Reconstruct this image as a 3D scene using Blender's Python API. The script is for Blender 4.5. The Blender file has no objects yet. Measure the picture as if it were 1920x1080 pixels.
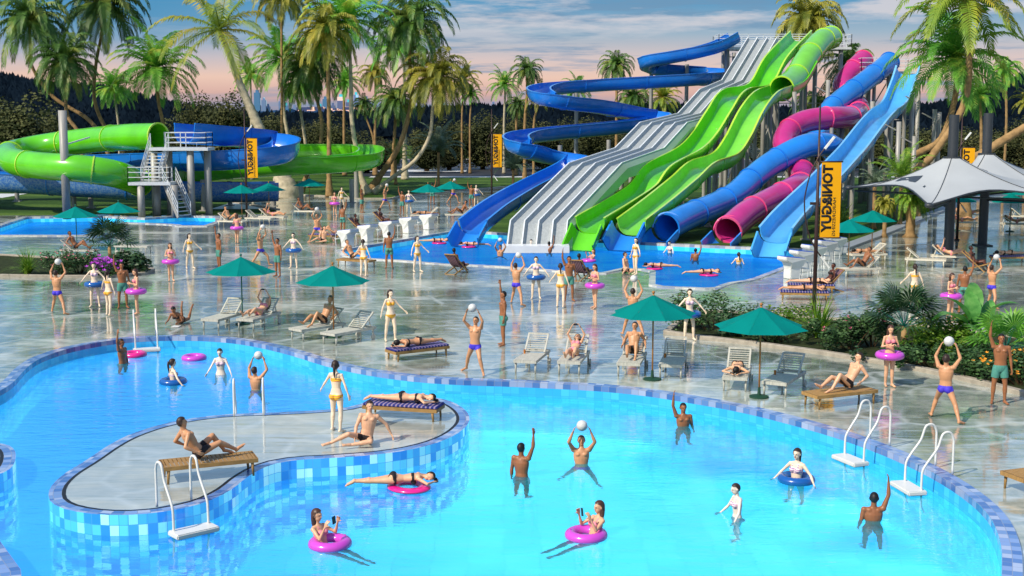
import bpy, bmesh, math, random
from mathutils import Vector, Matrix, noise as mnoise
R = math.radians
random.seed(7)
sc = bpy.context.scene
col = sc.collection
# ------------------------------------------------------------------ camera
FPX, CAMH, PITCH = 2450.0, 7.6, R(7.65)
cd = bpy.data.cameras.new('camera'); cam = bpy.data.objects.new('camera', cd); col.objects.link(cam)
cam.location = (0, 0, CAMH); cam.rotation_euler = (R(90) - PITCH, 0, 0)
cd.sensor_width = 36; cd.lens = 36 * FPX / 1920; cd.clip_start = .5; cd.clip_end = 9000
sc.camera = cam
def ray(px, py):
    x = (px - 960) / FPX; u = (540 - py) / FPX
    return Vector((x, math.cos(PITCH) + u * math.sin(PITCH), -math.sin(PITCH) + u * math.cos(PITCH)))
def G(px, py, z=0.0):                       # ground point at height z
    d = ray(px, py); t = (z - CAMH) / d.z
    return Vector((d.x * t, d.y * t, z))
def D(px, py, Y):                           # point at depth Y
    d = ray(px, py); t = Y / d.y
    return Vector((d.x * t, Y, CAMH + d.z * t))
WZ = -0.36                                  # water level
# ------------------------------------------------------------------ tagging
def tag(o, label=None, cat=None, group=None, kind=None):
    if label: o['label'] = label
    if cat: o['category'] = cat
    if group: o['group'] = group
    if kind: o['kind'] = kind
    return o
def empty(name, loc=(0, 0, 0), rz=0.0):
    o = bpy.data.objects.new(name, None); col.objects.link(o)
    o.location = loc; o.rotation_euler = (0, 0, R(rz)); o.empty_display_size = .2
    return o
KIDS = {}
def copy_tree(o, parent=None):
    c = o.copy(); col.objects.link(c)
    if parent is not None:
        c.parent = parent; KIDS.setdefault(parent.name, []).append(c)
    for ch in list(KIDS.get(o.name, [])):
        copy_tree(ch, c)
    return c
USED = set()
def place(proto, loc, rz=0, scale=1.0, label=None, group=None, cat=None):
    """first use moves the prototype itself, later uses copy it with its parts"""
    if proto.name in USED: o = copy_tree(proto)
    else: o = proto; USED.add(proto.name)
    o.location = loc; o.rotation_euler = (0, 0, R(rz)); o.scale = (scale,) * 3 if not isinstance(scale, tuple) else scale
    tag(o, label, cat, group)
    return o
def drop_unused(protos):
    for p in protos:
        if p.name not in USED:
            for k in KIDS.get(p.name, []):
                for q in KIDS.get(k.name, []): bpy.data.objects.remove(q)
                bpy.data.objects.remove(k)
            bpy.data.objects.remove(p)
def mesh_obj(name, me, mat=None, parent=None, smooth=None):
    o = bpy.data.objects.new(name, me); col.objects.link(o)
    if mat is not None:
        if len(me.materials): me.materials.clear()
        for m in (mat if isinstance(mat, (list, tuple)) else [mat]): me.materials.append(m)
    if parent is not None:
        o.parent = parent; KIDS.setdefault(parent.name, []).append(o)
    if smooth is not None:
        for p in me.polygons: p.use_smooth = smooth
    return o
def sharp_by_angle(me, ang=35):
    bm = bmesh.new(); bm.from_mesh(me)
    for e in bm.edges:
        if len(e.link_faces) == 2:
            e.smooth = e.calc_face_angle(0) < R(ang)
    for f in bm.faces: f.smooth = True
    bm.to_mesh(me); bm.free()
# ------------------------------------------------------------------ mesh builder
def frame_from(t, up=Vector((0, 0, 1))):
    t = t.normalized(); l = t.cross(up)
    if l.length < 1e-4: l = t.cross(Vector((0, 1, 0)))
    l.normalize(); return l, l.cross(t).normalized()
class MB:
    def __init__(s): s.v = []; s.f = []; s.uv = {}; s.mi = {}
    def add(s, vs, fs, mi=0, uvs=None):
        b = len(s.v); s.v += [Vector(p) for p in vs]
        for k, f in enumerate(fs):
            i = len(s.f); s.f.append([b + j for j in f])
            if mi: s.mi[i] = mi
            if uvs: s.uv[i] = [uvs[j] for j in f]
    def box(s, c, d, rz=0, rx=0, ry=0, mi=0):
        m = Matrix.Translation(Vector(c)) @ Matrix.Rotation(rz, 4, 'Z') @ Matrix.Rotation(ry, 4, 'Y') @ Matrix.Rotation(rx, 4, 'X')
        h = [x / 2 for x in d]
        vs = [m @ Vector((sx * h[0], sy * h[1], sz * h[2])) for sz in (-1, 1) for sy in (-1, 1) for sx in (-1, 1)]
        s.add(vs, [(0, 2, 3, 1), (4, 5, 7, 6), (0, 1, 5, 4), (2, 6, 7, 3), (0, 4, 6, 2), (1, 3, 7, 5)], mi)
    def bar(s, a, b, w, h=None, mi=0):
        a = Vector(a); b = Vector(b); h = h or w; t = (b - a)
        l, u = frame_from(t); l *= w / 2; u *= h / 2
        vs = [a - l - u, a + l - u, a + l + u, a - l + u, b - l - u, b + l - u, b + l + u, b - l + u]
        s.add(vs, [(3, 2, 1, 0), (4, 5, 6, 7), (0, 1, 5, 4), (1, 2, 6, 5), (2, 3, 7, 6), (3, 0, 4, 7)], mi)
    def tube(s, pts, r, n=8, caps=True, mi=0, closed=False, sx=1.0, sy=1.0):
        pts = [Vector(p) for p in pts]; m = len(pts)
        rs = r if isinstance(r, (list, tuple)) else [r] * m
        vs = []; prev = None
        for i, p in enumerate(pts):
            if closed: t = pts[(i + 1) % m] - pts[i - 1]
            else: t = pts[min(i + 1, m - 1)] - pts[max(i - 1, 0)]
            t.normalize()
            if prev is None: l, u = frame_from(t)
            else:
                l = prev - t * prev.dot(t); l.normalize(); u = l.cross(t)
            prev = l
            for k in range(n):
                a = 2 * math.pi * k / n
                vs.append(p + l * (math.cos(a) * rs[i] * sx) + u * (math.sin(a) * rs[i] * sy))
        fs = []
        for i in range(m if closed else m - 1):
            j = (i + 1) % m
            for k in range(n):
                k2 = (k + 1) % n
                fs.append((i * n + k, i * n + k2, j * n + k2, j * n + k))
        if caps and not closed:
            fs.append(tuple(range(n))[::-1]); fs.append(tuple((m - 1) * n + k for k in range(n)))
        s.add(vs, fs, mi)
    def lathe(s, prof, n=16, c=(0, 0, 0), mi=0, cap=True):
        c = Vector(c); vs = []
        for r, z in prof:
            for k in range(n):
                a = 2 * math.pi * k / n; vs.append(c + Vector((r * math.cos(a), r * math.sin(a), z)))
        fs = [(i * n + k, i * n + (k + 1) % n, (i + 1) * n + (k + 1) % n, (i + 1) * n + k) for i in range(len(prof) - 1) for k in range(n)]
        if cap:
            fs.append(tuple(range(n))[::-1]); fs.append(tuple((len(prof) - 1) * n + k for k in range(n)))
        s.add(vs, fs, mi)
    def ball(s, c, r, n=12, m=8, sc_=(1, 1, 1), mat=None, mi=0):
        c = Vector(c); vs = []
        for i in range(m + 1):
            th = math.pi * i / m
            for k in range(n):
                a = 2 * math.pi * k / n
                p = Vector((r * sc_[0] * math.sin(th) * math.cos(a), r * sc_[1] * math.sin(th) * math.sin(a), r * sc_[2] * math.cos(th)))
                if mat: p = mat @ p
                vs.append(c + p)
        fs = [(i * n + k, (i + 1) * n + k, (i + 1) * n + (k + 1) % n, i * n + (k + 1) % n) for i in range(m) for k in range(n)]
        s.add(vs, fs, mi)
    def sweep(s, path, prof, closed=False, caps=True, mi=0, lat=None, ends=True):
        """prof: list of (lateral, up); closed = profile is a loop"""
        path = [Vector(p) for p in path]; m = len(path); n = len(prof); vs = []
        for i, p in enumerate(path):
            t = (path[min(i + 1, m - 1)] - path[max(i - 1, 0)]).normalized()
            if lat is not None: l = Vector(lat); u = l.cross(t).normalized()
            else: l, u = frame_from(t)
            if u.z < 0 and lat is not None: u = -u
            for a, b in prof: vs.append(p + l * a + u * b)
        fs = []
        for i in range(m - 1):
            for k in range(n if closed else n - 1):
                k2 = (k + 1) % n
                fs.append((i * n + k, i * n + k2, (i + 1) * n + k2, (i + 1) * n + k))
        if closed and ends:
            fs.append(tuple(range(n))[::-1]); fs.append(tuple((m - 1) * n + k for k in range(n)))
        s.add(vs, fs, mi)
    def mesh(s, name='mesh', off=None, recalc=True):
        me = bpy.data.meshes.new(name)
        vs = [v - off for v in s.v] if off is not None else s.v
        me.from_pydata([tuple(v) for v in vs], [], s.f)
        if s.mi:
            for i, m in s.mi.items(): me.polygons[i].material_index = m
        if s.uv:
            ul = me.uv_layers.new(name='UVMap')
            for p in me.polygons:
                if p.index in s.uv:
                    for li, uv in zip(p.loop_indices, s.uv[p.index]): ul.data[li].uv = uv
        if recalc:
            bm = bmesh.new(); bm.from_mesh(me); bmesh.ops.recalc_face_normals(bm, faces=bm.faces); bm.to_mesh(me); bm.free()
        me.update()
        return me
    def build(s, name, mat, parent=None, world=False, smooth=False, recalc=True, sharp=None):
        off = parent.location.copy() if (world and parent is not None) else None
        me = s.mesh(name, off, recalc)
        o = mesh_obj(name, me, mat, parent, smooth)
        if sharp: sharp_by_angle(me, sharp)
        return o
def catmull(pts, n=8, closed=False):
    pts = [Vector(p) for p in pts]; m = len(pts); out = []
    for i in range(m if closed else m - 1):
        if closed: p0, p1, p2, p3 = pts[i - 1], pts[i], pts[(i + 1) % m], pts[(i + 2) % m]
        else: p0, p1, p2, p3 = pts[max(i - 1, 0)], pts[i], pts[i + 1], pts[min(i + 2, m - 1)]
        # centripetal-ish
        for k in range(n):
            t = k / n
            out.append(.5 * ((2 * p1) + (p2 - p0) * t + (2 * p0 - 5 * p1 + 4 * p2 - p3) * t * t + (3 * p1 - p0 - 3 * p2 + p3) * t ** 3))
    if not closed: out.append(pts[-1])
    return out
def resample(pts, step, closed=False):
    pts = [Vector(p) for p in pts]
    if closed: pts = pts + [pts[0]]
    L = [0]
    for a, b in zip(pts, pts[1:]): L.append(L[-1] + (b - a).length)
    n = max(2, int(L[-1] / step)); out = []; j = 0
    for i in range(n if closed else n + 1):
        d = L[-1] * i / n
        while j < len(L) - 2 and L[j + 1] < d: j += 1
        seg = L[j + 1] - L[j]
        out.append(pts[j].lerp(pts[j + 1], 0 if seg == 0 else (d - L[j]) / seg))
    return out
def area2(p): return sum(p[i - 1].x * p[i].y - p[i].x * p[i - 1].y for i in range(len(p))) / 2
def offset(poly, d):
    """positive d = outwards, polygon closed"""
    if area2(poly) < 0: poly = poly[::-1]
    out = []; n = len(poly)
    for i in range(n):
        a = (poly[i] - poly[i - 1]); b = (poly[(i + 1) % n] - poly[i])
        a.normalize(); b.normalize()
        na = Vector((a.y, -a.x, 0)); nb = Vector((b.y, -b.x, 0)); m = na + nb
        if m.length < 1e-5: m = na
        m.normalize(); k = max(.5, m.dot(na))
        out.append(poly[i] + m * (d / k))
    return out
def flat(name, loops, z, mat, kind='structure'):
    cu = bpy.data.curves.new(name, 'CURVE'); cu.dimensions = '2D'; cu.fill_mode = 'BOTH'
    for lp in loops:
        sp = cu.splines.new('POLY'); sp.points.add(len(lp) - 1)
        for q, p in zip(sp.points, lp): q.co = (p.x, p.y, 0, 1)
        sp.use_cyclic_u = True
    to = bpy.data.objects.new('tmp_fill', cu); col.objects.link(to)
    dg = bpy.context.evaluated_depsgraph_get(); dg.update()
    me = bpy.data.meshes.new_from_object(to.evaluated_get(dg)); bpy.data.objects.remove(to)
    for v in me.vertices: v.co.z = 0
    bm = bmesh.new(); bm.from_mesh(me)
    for f in bm.faces:
        if f.normal.z < 0: f.normal_flip()
    bm.to_mesh(me); bm.free()
    me.name = name
    o = mesh_obj(name, me, mat); o.location.z = z
    tag(o, kind=kind)
    return o
# ------------------------------------------------------------------ materials
def hexc(h):
    h = h.lstrip('#'); c = [int(h[i:i + 2], 16) / 255 for i in (0, 2, 4)]
    return tuple([(x / 12.92 if x <= .04045 else ((x + .055) / 1.055) ** 2.4) for x in c] + [1])
class NT:
    def __init__(s, nt): s.nt = nt; nt.nodes.clear()
    def n(s, typ, ins=None, **props):
        nd = s.nt.nodes.new(typ)
        for k, v in props.items(): setattr(nd, k, v)
        for k, v in (ins or {}).items():
            sk = nd.inputs[k]
            if isinstance(v, bpy.types.NodeSocket): s.nt.links.new(v, sk)
            elif isinstance(v, bpy.types.Node): s.nt.links.new(v.outputs[0], sk)
            else: sk.default_value = v
        return nd
    def mix(s, f, a, b, blend='MIX'):
        nd = s.nt.nodes.new('ShaderNodeMix'); nd.data_type = 'RGBA'; nd.blend_type = blend
        for k, v in ((0, f), (6, a), (7, b)):
            if isinstance(v, bpy.types.NodeSocket): s.nt.links.new(v, nd.inputs[k])
            elif isinstance(v, bpy.types.Node): s.nt.links.new(v.outputs[0], nd.inputs[k])
            else: nd.inputs[k].default_value = v
        return nd.outputs[2]
    def math(s, op, a, b=0.0, clamp=False):
        nd = s.nt.nodes.new('ShaderNodeMath'); nd.operation = op; nd.use_clamp = clamp
        for k, v in ((0, a), (1, b)):
            if isinstance(v, bpy.types.NodeSocket): s.nt.links.new(v, nd.inputs[k])
            elif isinstance(v, bpy.types.Node): s.nt.links.new(v.outputs[0], nd.inputs[k])
            else: nd.inputs[k].default_value = v
        return nd.outputs[0]
    def ramp(s, f, stops, interp='LINEAR'):
        nd = s.nt.nodes.new('ShaderNodeValToRGB'); nd.color_ramp.interpolation = interp
        e = nd.color_ramp.elements
        while len(e) < len(stops): e.new(.5)
        for x, (p, c) in zip(e, stops):
            x.position = p; x.color = c if len(c) == 4 else (*c, 1)
        s.nt.links.new(f if isinstance(f, bpy.types.NodeSocket) else f.outputs[0], nd.inputs[0])
        return nd.outputs[0]
    def coord(s, kind='Object', scale=(1, 1, 1)):
        tc = s.nt.nodes.new('ShaderNodeTexCoord')
        return s.n('ShaderNodeMapping', {0: tc.outputs[kind], 3: scale}).outputs[0]
    def pos(s, scale=(1, 1, 1)):
        g = s.nt.nodes.new('ShaderNodeNewGeometry')
        return s.n('ShaderNodeMapping', {0: g.outputs['Position'], 3: scale}).outputs[0]
    def noise(s, vec, scale=5, detail=3, rough=.55):
        return s.n('ShaderNodeTexNoise', {'Vector': vec, 'Scale': scale, 'Detail': detail, 'Roughness': rough}).outputs[0]
    def bump(s, h, strength=.3, dist=.02):
        return s.n('ShaderNodeBump', {'Height': h, 'Strength': strength, 'Distance': dist}).outputs[0]
    def out(s, sh): s.n('ShaderNodeOutputMaterial', {0: sh})
def newmat(name):
    m = bpy.data.materials.new(name); m.use_nodes = True
    return m, NT(m.node_tree)
def gray(x): return (x, x, x, 1)
def mat(name, color, rough=.5, spec=.5, var=.12, scale=6, metal=0.0, coat=0.0, bump=0.0, bscale=40, objvar=0.0, trans=0.0, stretch=(1, 1, 1)):
    c = hexc(color) if isinstance(color, str) else (*color[:3], 1)
    m, t = newmat(name)
    v = t.coord('Object', stretch)
    nz = t.noise(v, scale, 4)
    lo = tuple(x * (1 - var) for x in c[:3]) + (1,); hi = tuple(min(1, x * (1 + var)) for x in c[:3]) + (1,)
    cc = t.ramp(nz, [(.3, lo), (.7, hi)])
    if objvar:
        oi = t.n('ShaderNodeObjectInfo').outputs['Random']
        cc = t.n('ShaderNodeHueSaturation', {'Color': cc, 'Value': t.math('ADD', t.math('MULTIPLY', oi, 2 * objvar), 1 - objvar)}).outputs[0]
    ins = {'Base Color': cc, 'Roughness': rough, 'Specular IOR Level': spec, 'Metallic': metal, 'Coat Weight': coat, 'Coat Roughness': .06}
    if bump: ins['Normal'] = t.bump(t.noise(v, bscale, 3), bump, .01)
    b = t.n('ShaderNodeBsdfPrincipled', ins)
    sh = b.outputs[0]
    if trans:
        tr = t.n('ShaderNodeBsdfTranslucent', {0: cc})
        sh = t.n('ShaderNodeMixShader', {0: trans, 1: sh, 2: tr.outputs[0]}).outputs[0]
    t.out(sh)
    return m
# ------------------------------------------------------------------ light and sky
SUN_EL, SUN_AZ = 42.0, -130.0              # azimuth measured from +Y towards +X: behind-left of the camera
sd = Vector((math.sin(R(SUN_AZ)) * math.cos(R(SUN_EL)), math.cos(R(SUN_AZ)) * math.cos(R(SUN_EL)), math.sin(R(SUN_EL))))
ld = bpy.data.lights.new('sun', 'SUN'); lo = bpy.data.objects.new('sun', ld); col.objects.link(lo)
ld.energy = 4.7; ld.angle = R(.6); ld.color = (1, .90, .74)
lo.rotation_euler = (-sd).to_track_quat('-Z', 'Y').to_euler(); lo.location = sd * 100
w = bpy.data.worlds.new('World'); sc.world = w; w.use_nodes = True
t = NT(w.node_tree)
sky = t.n('ShaderNodeTexSky', sky_type='NISHITA', sun_disc=False, sun_elevation=R(SUN_EL), sun_rotation=R(SUN_AZ), air_density=1.0, dust_density=.6, ozone_density=2.0)
nis = t.mix(1.0, sky.outputs[0], gray(.20), 'MULTIPLY')
tc = t.n('ShaderNodeTexCoord').outputs['Generated']
sp = t.n('ShaderNodeSeparateXYZ', {0: tc})
zz = sp.outputs[2]
base = t.ramp(t.math('MULTIPLY', zz, 5.0), [
    (0, hexc('8d93a8')), (.03, hexc('a79fb0')), (.07, hexc('d9b0a6')), (.13, hexc('ecc8b6')), (.20, hexc('d8c6c4')),
    (.29, hexc('9fb6c8')), (.40, hexc('629dc4')), (.7, hexc('5f9cc8')), (1, hexc('86b4d8'))])
# bluer on the left side
left = t.n('ShaderNodeMapRange', {0: sp.outputs[0], 1: -.10, 2: -.26, 3: 0.0, 4: .8}).outputs[0]
hgt = t.n('ShaderNodeMapRange', {0: zz, 1: .028, 2: .07, 3: 0.0, 4: 1.0}).outputs[0]
base = t.mix(t.math('MULTIPLY', left, hgt), base, hexc('4d93bf'))
v1 = t.n('ShaderNodeMapping', {0: tc, 3: (5, 5, 62)}).outputs[0]
n1 = t.noise(v1, 1.35, 8, .6)
v2 = t.n('ShaderNodeMapping', {0: tc, 1: (3.3, 1, 2), 3: (4, 4, 30)}).outputs[0]
n2 = t.noise(v2, 1.5, 7, .62)
dark = t.ramp(n1, [(.53, gray(0)), (.62, gray(1))])
rt = t.math('SUBTRACT', 1.0, left)
c1 = t.mix(t.math('MULTIPLY', t.math('MULTIPLY', dark, rt), .72), base, hexc('7398b8'))
lit = t.ramp(n2, [(.52, gray(0)), (.63, gray(1))])
up = t.n('ShaderNodeMapRange', {0: zz, 1: .035, 2: .07, 3: 0.0, 4: .85}).outputs[0]
c2 = t.mix(t.math('MULTIPLY', t.math('MULTIPLY', lit, rt), up), c1, hexc('d6d3d8'))
f = t.n('ShaderNodeMapRange', {0: zz, 1: .16, 2: .5, 3: 0.0, 4: 1.0}).outputs[0]
fin = t.mix(f, c2, nis)
bg = t.n('ShaderNodeBackground', {0: fin, 1: 1.0})
t.n('ShaderNodeOutputWorld', {0: bg.outputs[0]})
sc.view_settings.view_transform = 'Standard'; sc.view_settings.look = 'None'; sc.view_settings.exposure = 0
sc.cycles.max_bounces = 8; sc.cycles.transparent_max_bounces = 12; sc.cycles.caustics_reflective = False; sc.cycles.caustics_refractive = False
# ------------------------------------------------------------------ ground materials
def tile_mat(name, cols, tw, th, grout, rough=.12, uv=True, emit=0.0, warp=0.0, deep=None):
    m, t = newmat(name)
    if uv: vec = t.n('ShaderNodeTexCoord').outputs['UV']
    else: vec = t.pos()
    if warp:
        nz = t.n('ShaderNodeTexNoise', {'Vector': vec, 'Scale': 1.1, 'Detail': 2.0})
        vec = t.n('ShaderNodeVectorMath', {0: vec, 1: t.n('ShaderNodeVectorMath', {0: nz.outputs['Color'], 1: (warp, warp, warp)}, operation='MULTIPLY').outputs[0]}, operation='ADD').outputs[0]
    br = t.n('ShaderNodeTexBrick', {'Vector': vec, 'Color1': gray(0), 'Color2': gray(1), 'Mortar': gray(.5), 'Scale': 1.0, 'Mortar Size': .006 * 1.0, 'Mortar Smooth': .2, 'Brick Width': tw, 'Row Height': th}, offset=0.0, squash=1.0)
    n = len(cols)
    cc = t.ramp(br.outputs[0], [(i / n, hexc(c)) for i, c in enumerate(cols)], 'CONSTANT')
    cc = t.mix(br.outputs['Fac'], cc, hexc(grout))
    cc = t.mix(.12, cc, t.noise(t.pos(), .5, 3), 'OVERLAY')
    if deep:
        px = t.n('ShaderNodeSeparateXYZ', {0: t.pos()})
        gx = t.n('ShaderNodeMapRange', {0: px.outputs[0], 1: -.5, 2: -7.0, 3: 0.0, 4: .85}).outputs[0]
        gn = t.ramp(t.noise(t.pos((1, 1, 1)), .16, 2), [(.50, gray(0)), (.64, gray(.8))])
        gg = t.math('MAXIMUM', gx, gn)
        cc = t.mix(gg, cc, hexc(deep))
    ins = {'Base Color': cc, 'Roughness': rough, 'Normal': t.bump(br.outputs['Fac'], -.25, .01)}
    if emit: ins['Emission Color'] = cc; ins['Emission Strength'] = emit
    t.out(t.n('ShaderNodeBsdfPrincipled', ins).outputs[0]); return m
m_coping = tile_mat('coping_tile', ['547cba', '7092c6', '98acd0', '4470b2', '7e9cd0', 'a8b8d6', '6088c2'], .22, .165, '8690a8', .15)
m_coping2 = tile_mat('pale_coping_tile', ['b9bcc0', 'cfd0cc', '9fa9bc', 'd6d6d0', '8d9ab8', 'c6c8c8'], .30, .25, 'a8a8a4', .2)
m_wallup = tile_mat('glowing_upper_wall_tile', ['38b4f0', '40bcf4', '34aeec', '48c4f6'], .24, .2, '38a4e4', .15, emit=.15)  # slight glow put into the tile, no lamp behind it
m_wall = tile_mat('glowing_wall_tile', ['44ccf8', '40c6f6', '4ad2fa', '3cc0f4', '54d8fb', '48ccf8'], .24, .20, '38b0ec', .2, emit=.70, warp=.05)  # emission brightens the wall tile in place of underwater light
m_floor = tile_mat('glowing_floor_tile', ['48e4fb', '4ce7fc', '44e0fa', '50e9fc', '48e2fb'], .75, .75, '2cb8ea', .3, uv=False, emit=1.2, warp=.35, deep='0c86ea')  # floor tile glows by itself, imitating underwater lighting
m_floor_f = tile_mat('glowing_far_floor_tile', ['28a8f6', '30b0f8', '24a0f2', '38b6f9'], 1.0, 1.0, '1f86d8', .3, uv=False, emit=.60, warp=.3)  # self-glow in the tile stands in for light under water
m_wall_f = tile_mat('glowing_far_wall_tile', ['35c4f8', '44d0fb', '2db6f4', '5adafc'], .3, .25, '3fa8e0', .2, emit=.45)  # far wall tile also carries an added glow
def water_mat(name, tint, fres=1.0, bs=1.0, glossc=(1, 1, 1, 1), body=.0, bodyc='20b0f0'):
    m, t = newmat(name)
    v = t.pos((.8, 2.4, 1))
    h = t.math('ADD', t.noise(v, 1.1 * bs, 3), t.math('MULTIPLY', t.noise(v, 3.5 * bs, 3), .35))
    bp = t.bump(h, .21, .10)
    fr = t.n('ShaderNodeFresnel', {'IOR': 1.33, 'Normal': bp}).outputs[0]
    fac = t.math('MULTIPLY', fr, fres, True)
    nz = t.noise(t.pos((.5, 2.2, 1)), .55, 3, .6)
    dp = t.ramp(nz, [(.42, hexc(tint)), (.58, tuple(min(1, x * 1.12 + .05) for x in hexc(tint)[:3]) + (1,))])
    tr = t.n('ShaderNodeBsdfRefraction', {'Color': dp, 'IOR': 1.15, 'Roughness': 0.0, 'Normal': bp})
    df = t.n('ShaderNodeBsdfDiffuse', {0: hexc(bodyc)})
    bd = t.n('ShaderNodeMixShader', {0: body, 1: tr.outputs[0], 2: df.outputs[0]})
    gl = t.n('ShaderNodeBsdfGlossy', {'Color': glossc, 'Roughness': .02, 'Normal': bp})
    t.out(t.n('ShaderNodeMixShader', {0: fac, 1: bd.outputs[0], 2: gl.outputs[0]}).outputs[0]); return m
m_water = water_mat('pool_water', 'd0fbff', 1.35, body=.13, bodyc='60e4fc')
m_water_f = water_mat('far_pool_water', 'a0dcff', .36, 1.3, glossc=hexc('b8d8f4'), body=.14, bodyc='1c98f8')
def deck_mat(nm='wet_deck_stone', vein=.60, lo='56645c', mid='98a298', hi='d2d4c6'):
    m, t = newmat(nm)
    p = t.pos()
    wn = t.n('ShaderNodeTexNoise', {'Vector': p, 'Scale': .45, 'Detail': 3.0})
    wv = t.n('ShaderNodeVectorMath', {0: p, 1: t.n('ShaderNodeVectorMath', {0: wn.outputs['Color'], 1: (1.5, 1.5, 0)}, operation='MULTIPLY').outputs[0]}, operation='ADD').outputs[0]
    vo = t.n('ShaderNodeTexVoronoi', {'Vector': wv, 'Scale': .62}, feature='DISTANCE_TO_EDGE').outputs['Distance']
    line = t.ramp(vo, [(0, gray(1)), (.035, gray(.6)), (.09, gray(0))])
    big = t.noise(p, .16, 4, .6)
    fine = t.noise(p, 1.6, 5, .65)
    basec = t.ramp(t.math('ADD', t.math('MULTIPLY', big, .6), t.math('MULTIPLY', fine, .4)), [(.36, hexc(lo)), (.5, hexc(mid)), (.64, hexc(hi))])
    lm = t.ramp(t.noise(p, .35, 2), [(.38, gray(.1)), (.55, gray(1))])
    cc = t.mix(t.math('MULTIPLY', t.math('MULTIPLY', line, lm), vein), basec, hexc('dfe6e4'))
    wet = t.ramp(t.noise(t.pos((.35, 1.0, 1)), .34, 5, .68), [(.42, gray(.08)), (.52, gray(1))])
    rough = t.math('ADD', t.math('MULTIPLY', wet, -.16), .20)
    hh = t.noise(t.pos((.4, 2.8, 1)), 1.0, 4, .55)
    bp = t.bump(hh, .26, .05)
    b = t.n('ShaderNodeBsdfPrincipled', {'Base Color': cc, 'Roughness': rough, 'Specular IOR Level': .6, 'IOR': 1.55, 'Normal': bp})
    fr = t.n('ShaderNodeFresnel', {'IOR': 1.6, 'Normal': bp}).outputs[0]
    gl = t.n('ShaderNodeBsdfGlossy', {'Color': (.95, .97, 1, 1), 'Roughness': .012, 'Normal': bp})
    t.out(t.n('ShaderNodeMixShader', {0: t.math('MULTIPLY', t.math('MULTIPLY', fr, wet), .9, True), 1: b.outputs[0], 2: gl.outputs[0]}).outputs[0])
    return m
m_deck = deck_mat(); m_deck_isl = deck_mat('island_deck_stone', .35, 'a2aaa4', 'b4bab2', 'c8cabf')
def grass_mat():
    m, t = newmat('lawn_grass')
    a = t.noise(t.pos((.25, 1, 1)), .35, 4, .6); b_ = t.noise(t.pos(), 3.0, 4, .7)
    cc = t.ramp(t.math('ADD', t.math('MULTIPLY', a, .65), t.math('MULTIPLY', b_, .35)), [(.36, hexc('223a14')), (.5, hexc('3c5a20')), (.64, hexc('5c7430'))])
    t.out(t.n('ShaderNodeBsdfPrincipled', {'Base Color': cc, 'Roughness': .85, 'Specular IOR Level': .15, 'Normal': t.bump(t.noise(t.pos(), 9, 3), .6, .1)}).outputs[0]); return m
m_grass = grass_mat()
m_stone = mat('kerb_stone', 'a59c8c', .7, .3, .2, 5, bump=.3)
m_white = mat('white_paint', (.72, .72, .70), .4, .5, .05)
m_asphalt = mat('asphalt', (.035, .038, .045), .6, .4, .25, 1.5)
m_soil = mat('planting_soil', (.03, .04, .015), .95, .1, .4, 4)
m_steel = mat('galvanised_steel', (.33, .32, .29), .5, .5, .3, 3, metal=.15, stretch=(1, 1, .15))
m_rail = mat('white_rail_paint', (.62, .65, .66), .35, .5, .1)
m_black = mat('black_rubber', (.012, .012, .014), .5, .4, .1)
# ------------------------------------------------------------------ pools
def GP(lst, z=0.0): return [G(x, y, z) for x, y in lst]
big_px = [(-260, 900), (-120, 790), (-40, 745), (0, 722), (30, 692), (60, 673), (110, 656), (160, 645), (220, 636), (300, 631), (380, 631), (450, 636), (510, 646), (570, 661), (630, 679), (700, 694), (780, 705), (860, 711), (950, 714), (1040, 718), (1130, 723), (1220, 732), (1310, 746), (1400, 762), (1500, 786), (1600, 815), (1690, 848), (1770, 885), (1840, 928), (1890, 975), (1914, 1030), (1918, 1085)]
big_w = catmull(GP(big_px), 6)
big_w += [Vector((7.3, 17.5, 0)), Vector((5, 14.5, 0)), Vector((0, 13, 0)), Vector((-4.5, 13.5, 0)), Vector((-7.2, 16.0, 0)), Vector((-7.9, 18.5, 0)), Vector((-8.35, 20.6, 0)), Vector((-9.6, 22.6, 0)), Vector((-13, 24.6, 0))]
big_out = resample(big_w, .5, True)
isl_px = [(91, 934), (97, 915), (120, 893), (160, 868), (205, 838), (245, 818), (300, 800), (360, 788), (430, 780), (510, 777), (590, 773), (645, 768), (690, 757), (735, 748), (790, 746), (840, 754), (872, 772), (880, 793), (860, 815), (820, 834), (765, 848), (700, 857), (620, 863), (555, 867), (505, 877), (465, 898), (430, 925), (380, 948), (320, 962), (250, 970), (180, 969), (125, 960), (98, 948)]
isl_out = resample(catmull(GP(isl_px), 6, True), .35, True)
col_px = [(30, 856), (22, 842), (0, 835), (-50, 836), (-90, 850), (-90, 880), (-40, 898), (0, 893), (24, 878)]
col_out = resample(catmull(GP(col_px), 6, True), .3, True)
far_px = [(628, 470), (660, 465), (760, 448), (855, 432), (955, 438), (1080, 449), (1215, 456), (1350, 462), (1470, 467), (1545, 468), (1548, 478), (1500, 494), (1462, 509), (1415, 527), (1370, 533), (1346, 544), (1216, 538), (1218, 508), (1180, 504), (1130, 515), (1050, 510), (920, 500), (830, 497), (750, 490), (690, 487), (640, 481)]
far_out = resample(GP(far_px), 1.0, True)
left_px = [(-140, 446), (0, 443), (167, 443), (196, 434), (239, 419), (319, 422), (332, 425), (394, 425), (417, 416), (417, 406), (347, 404.5), (267, 409), (194, 405), (42, 407), (-20, 427), (-140, 436)]
left_out = resample(GP(left_px), 1.0, True)
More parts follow.
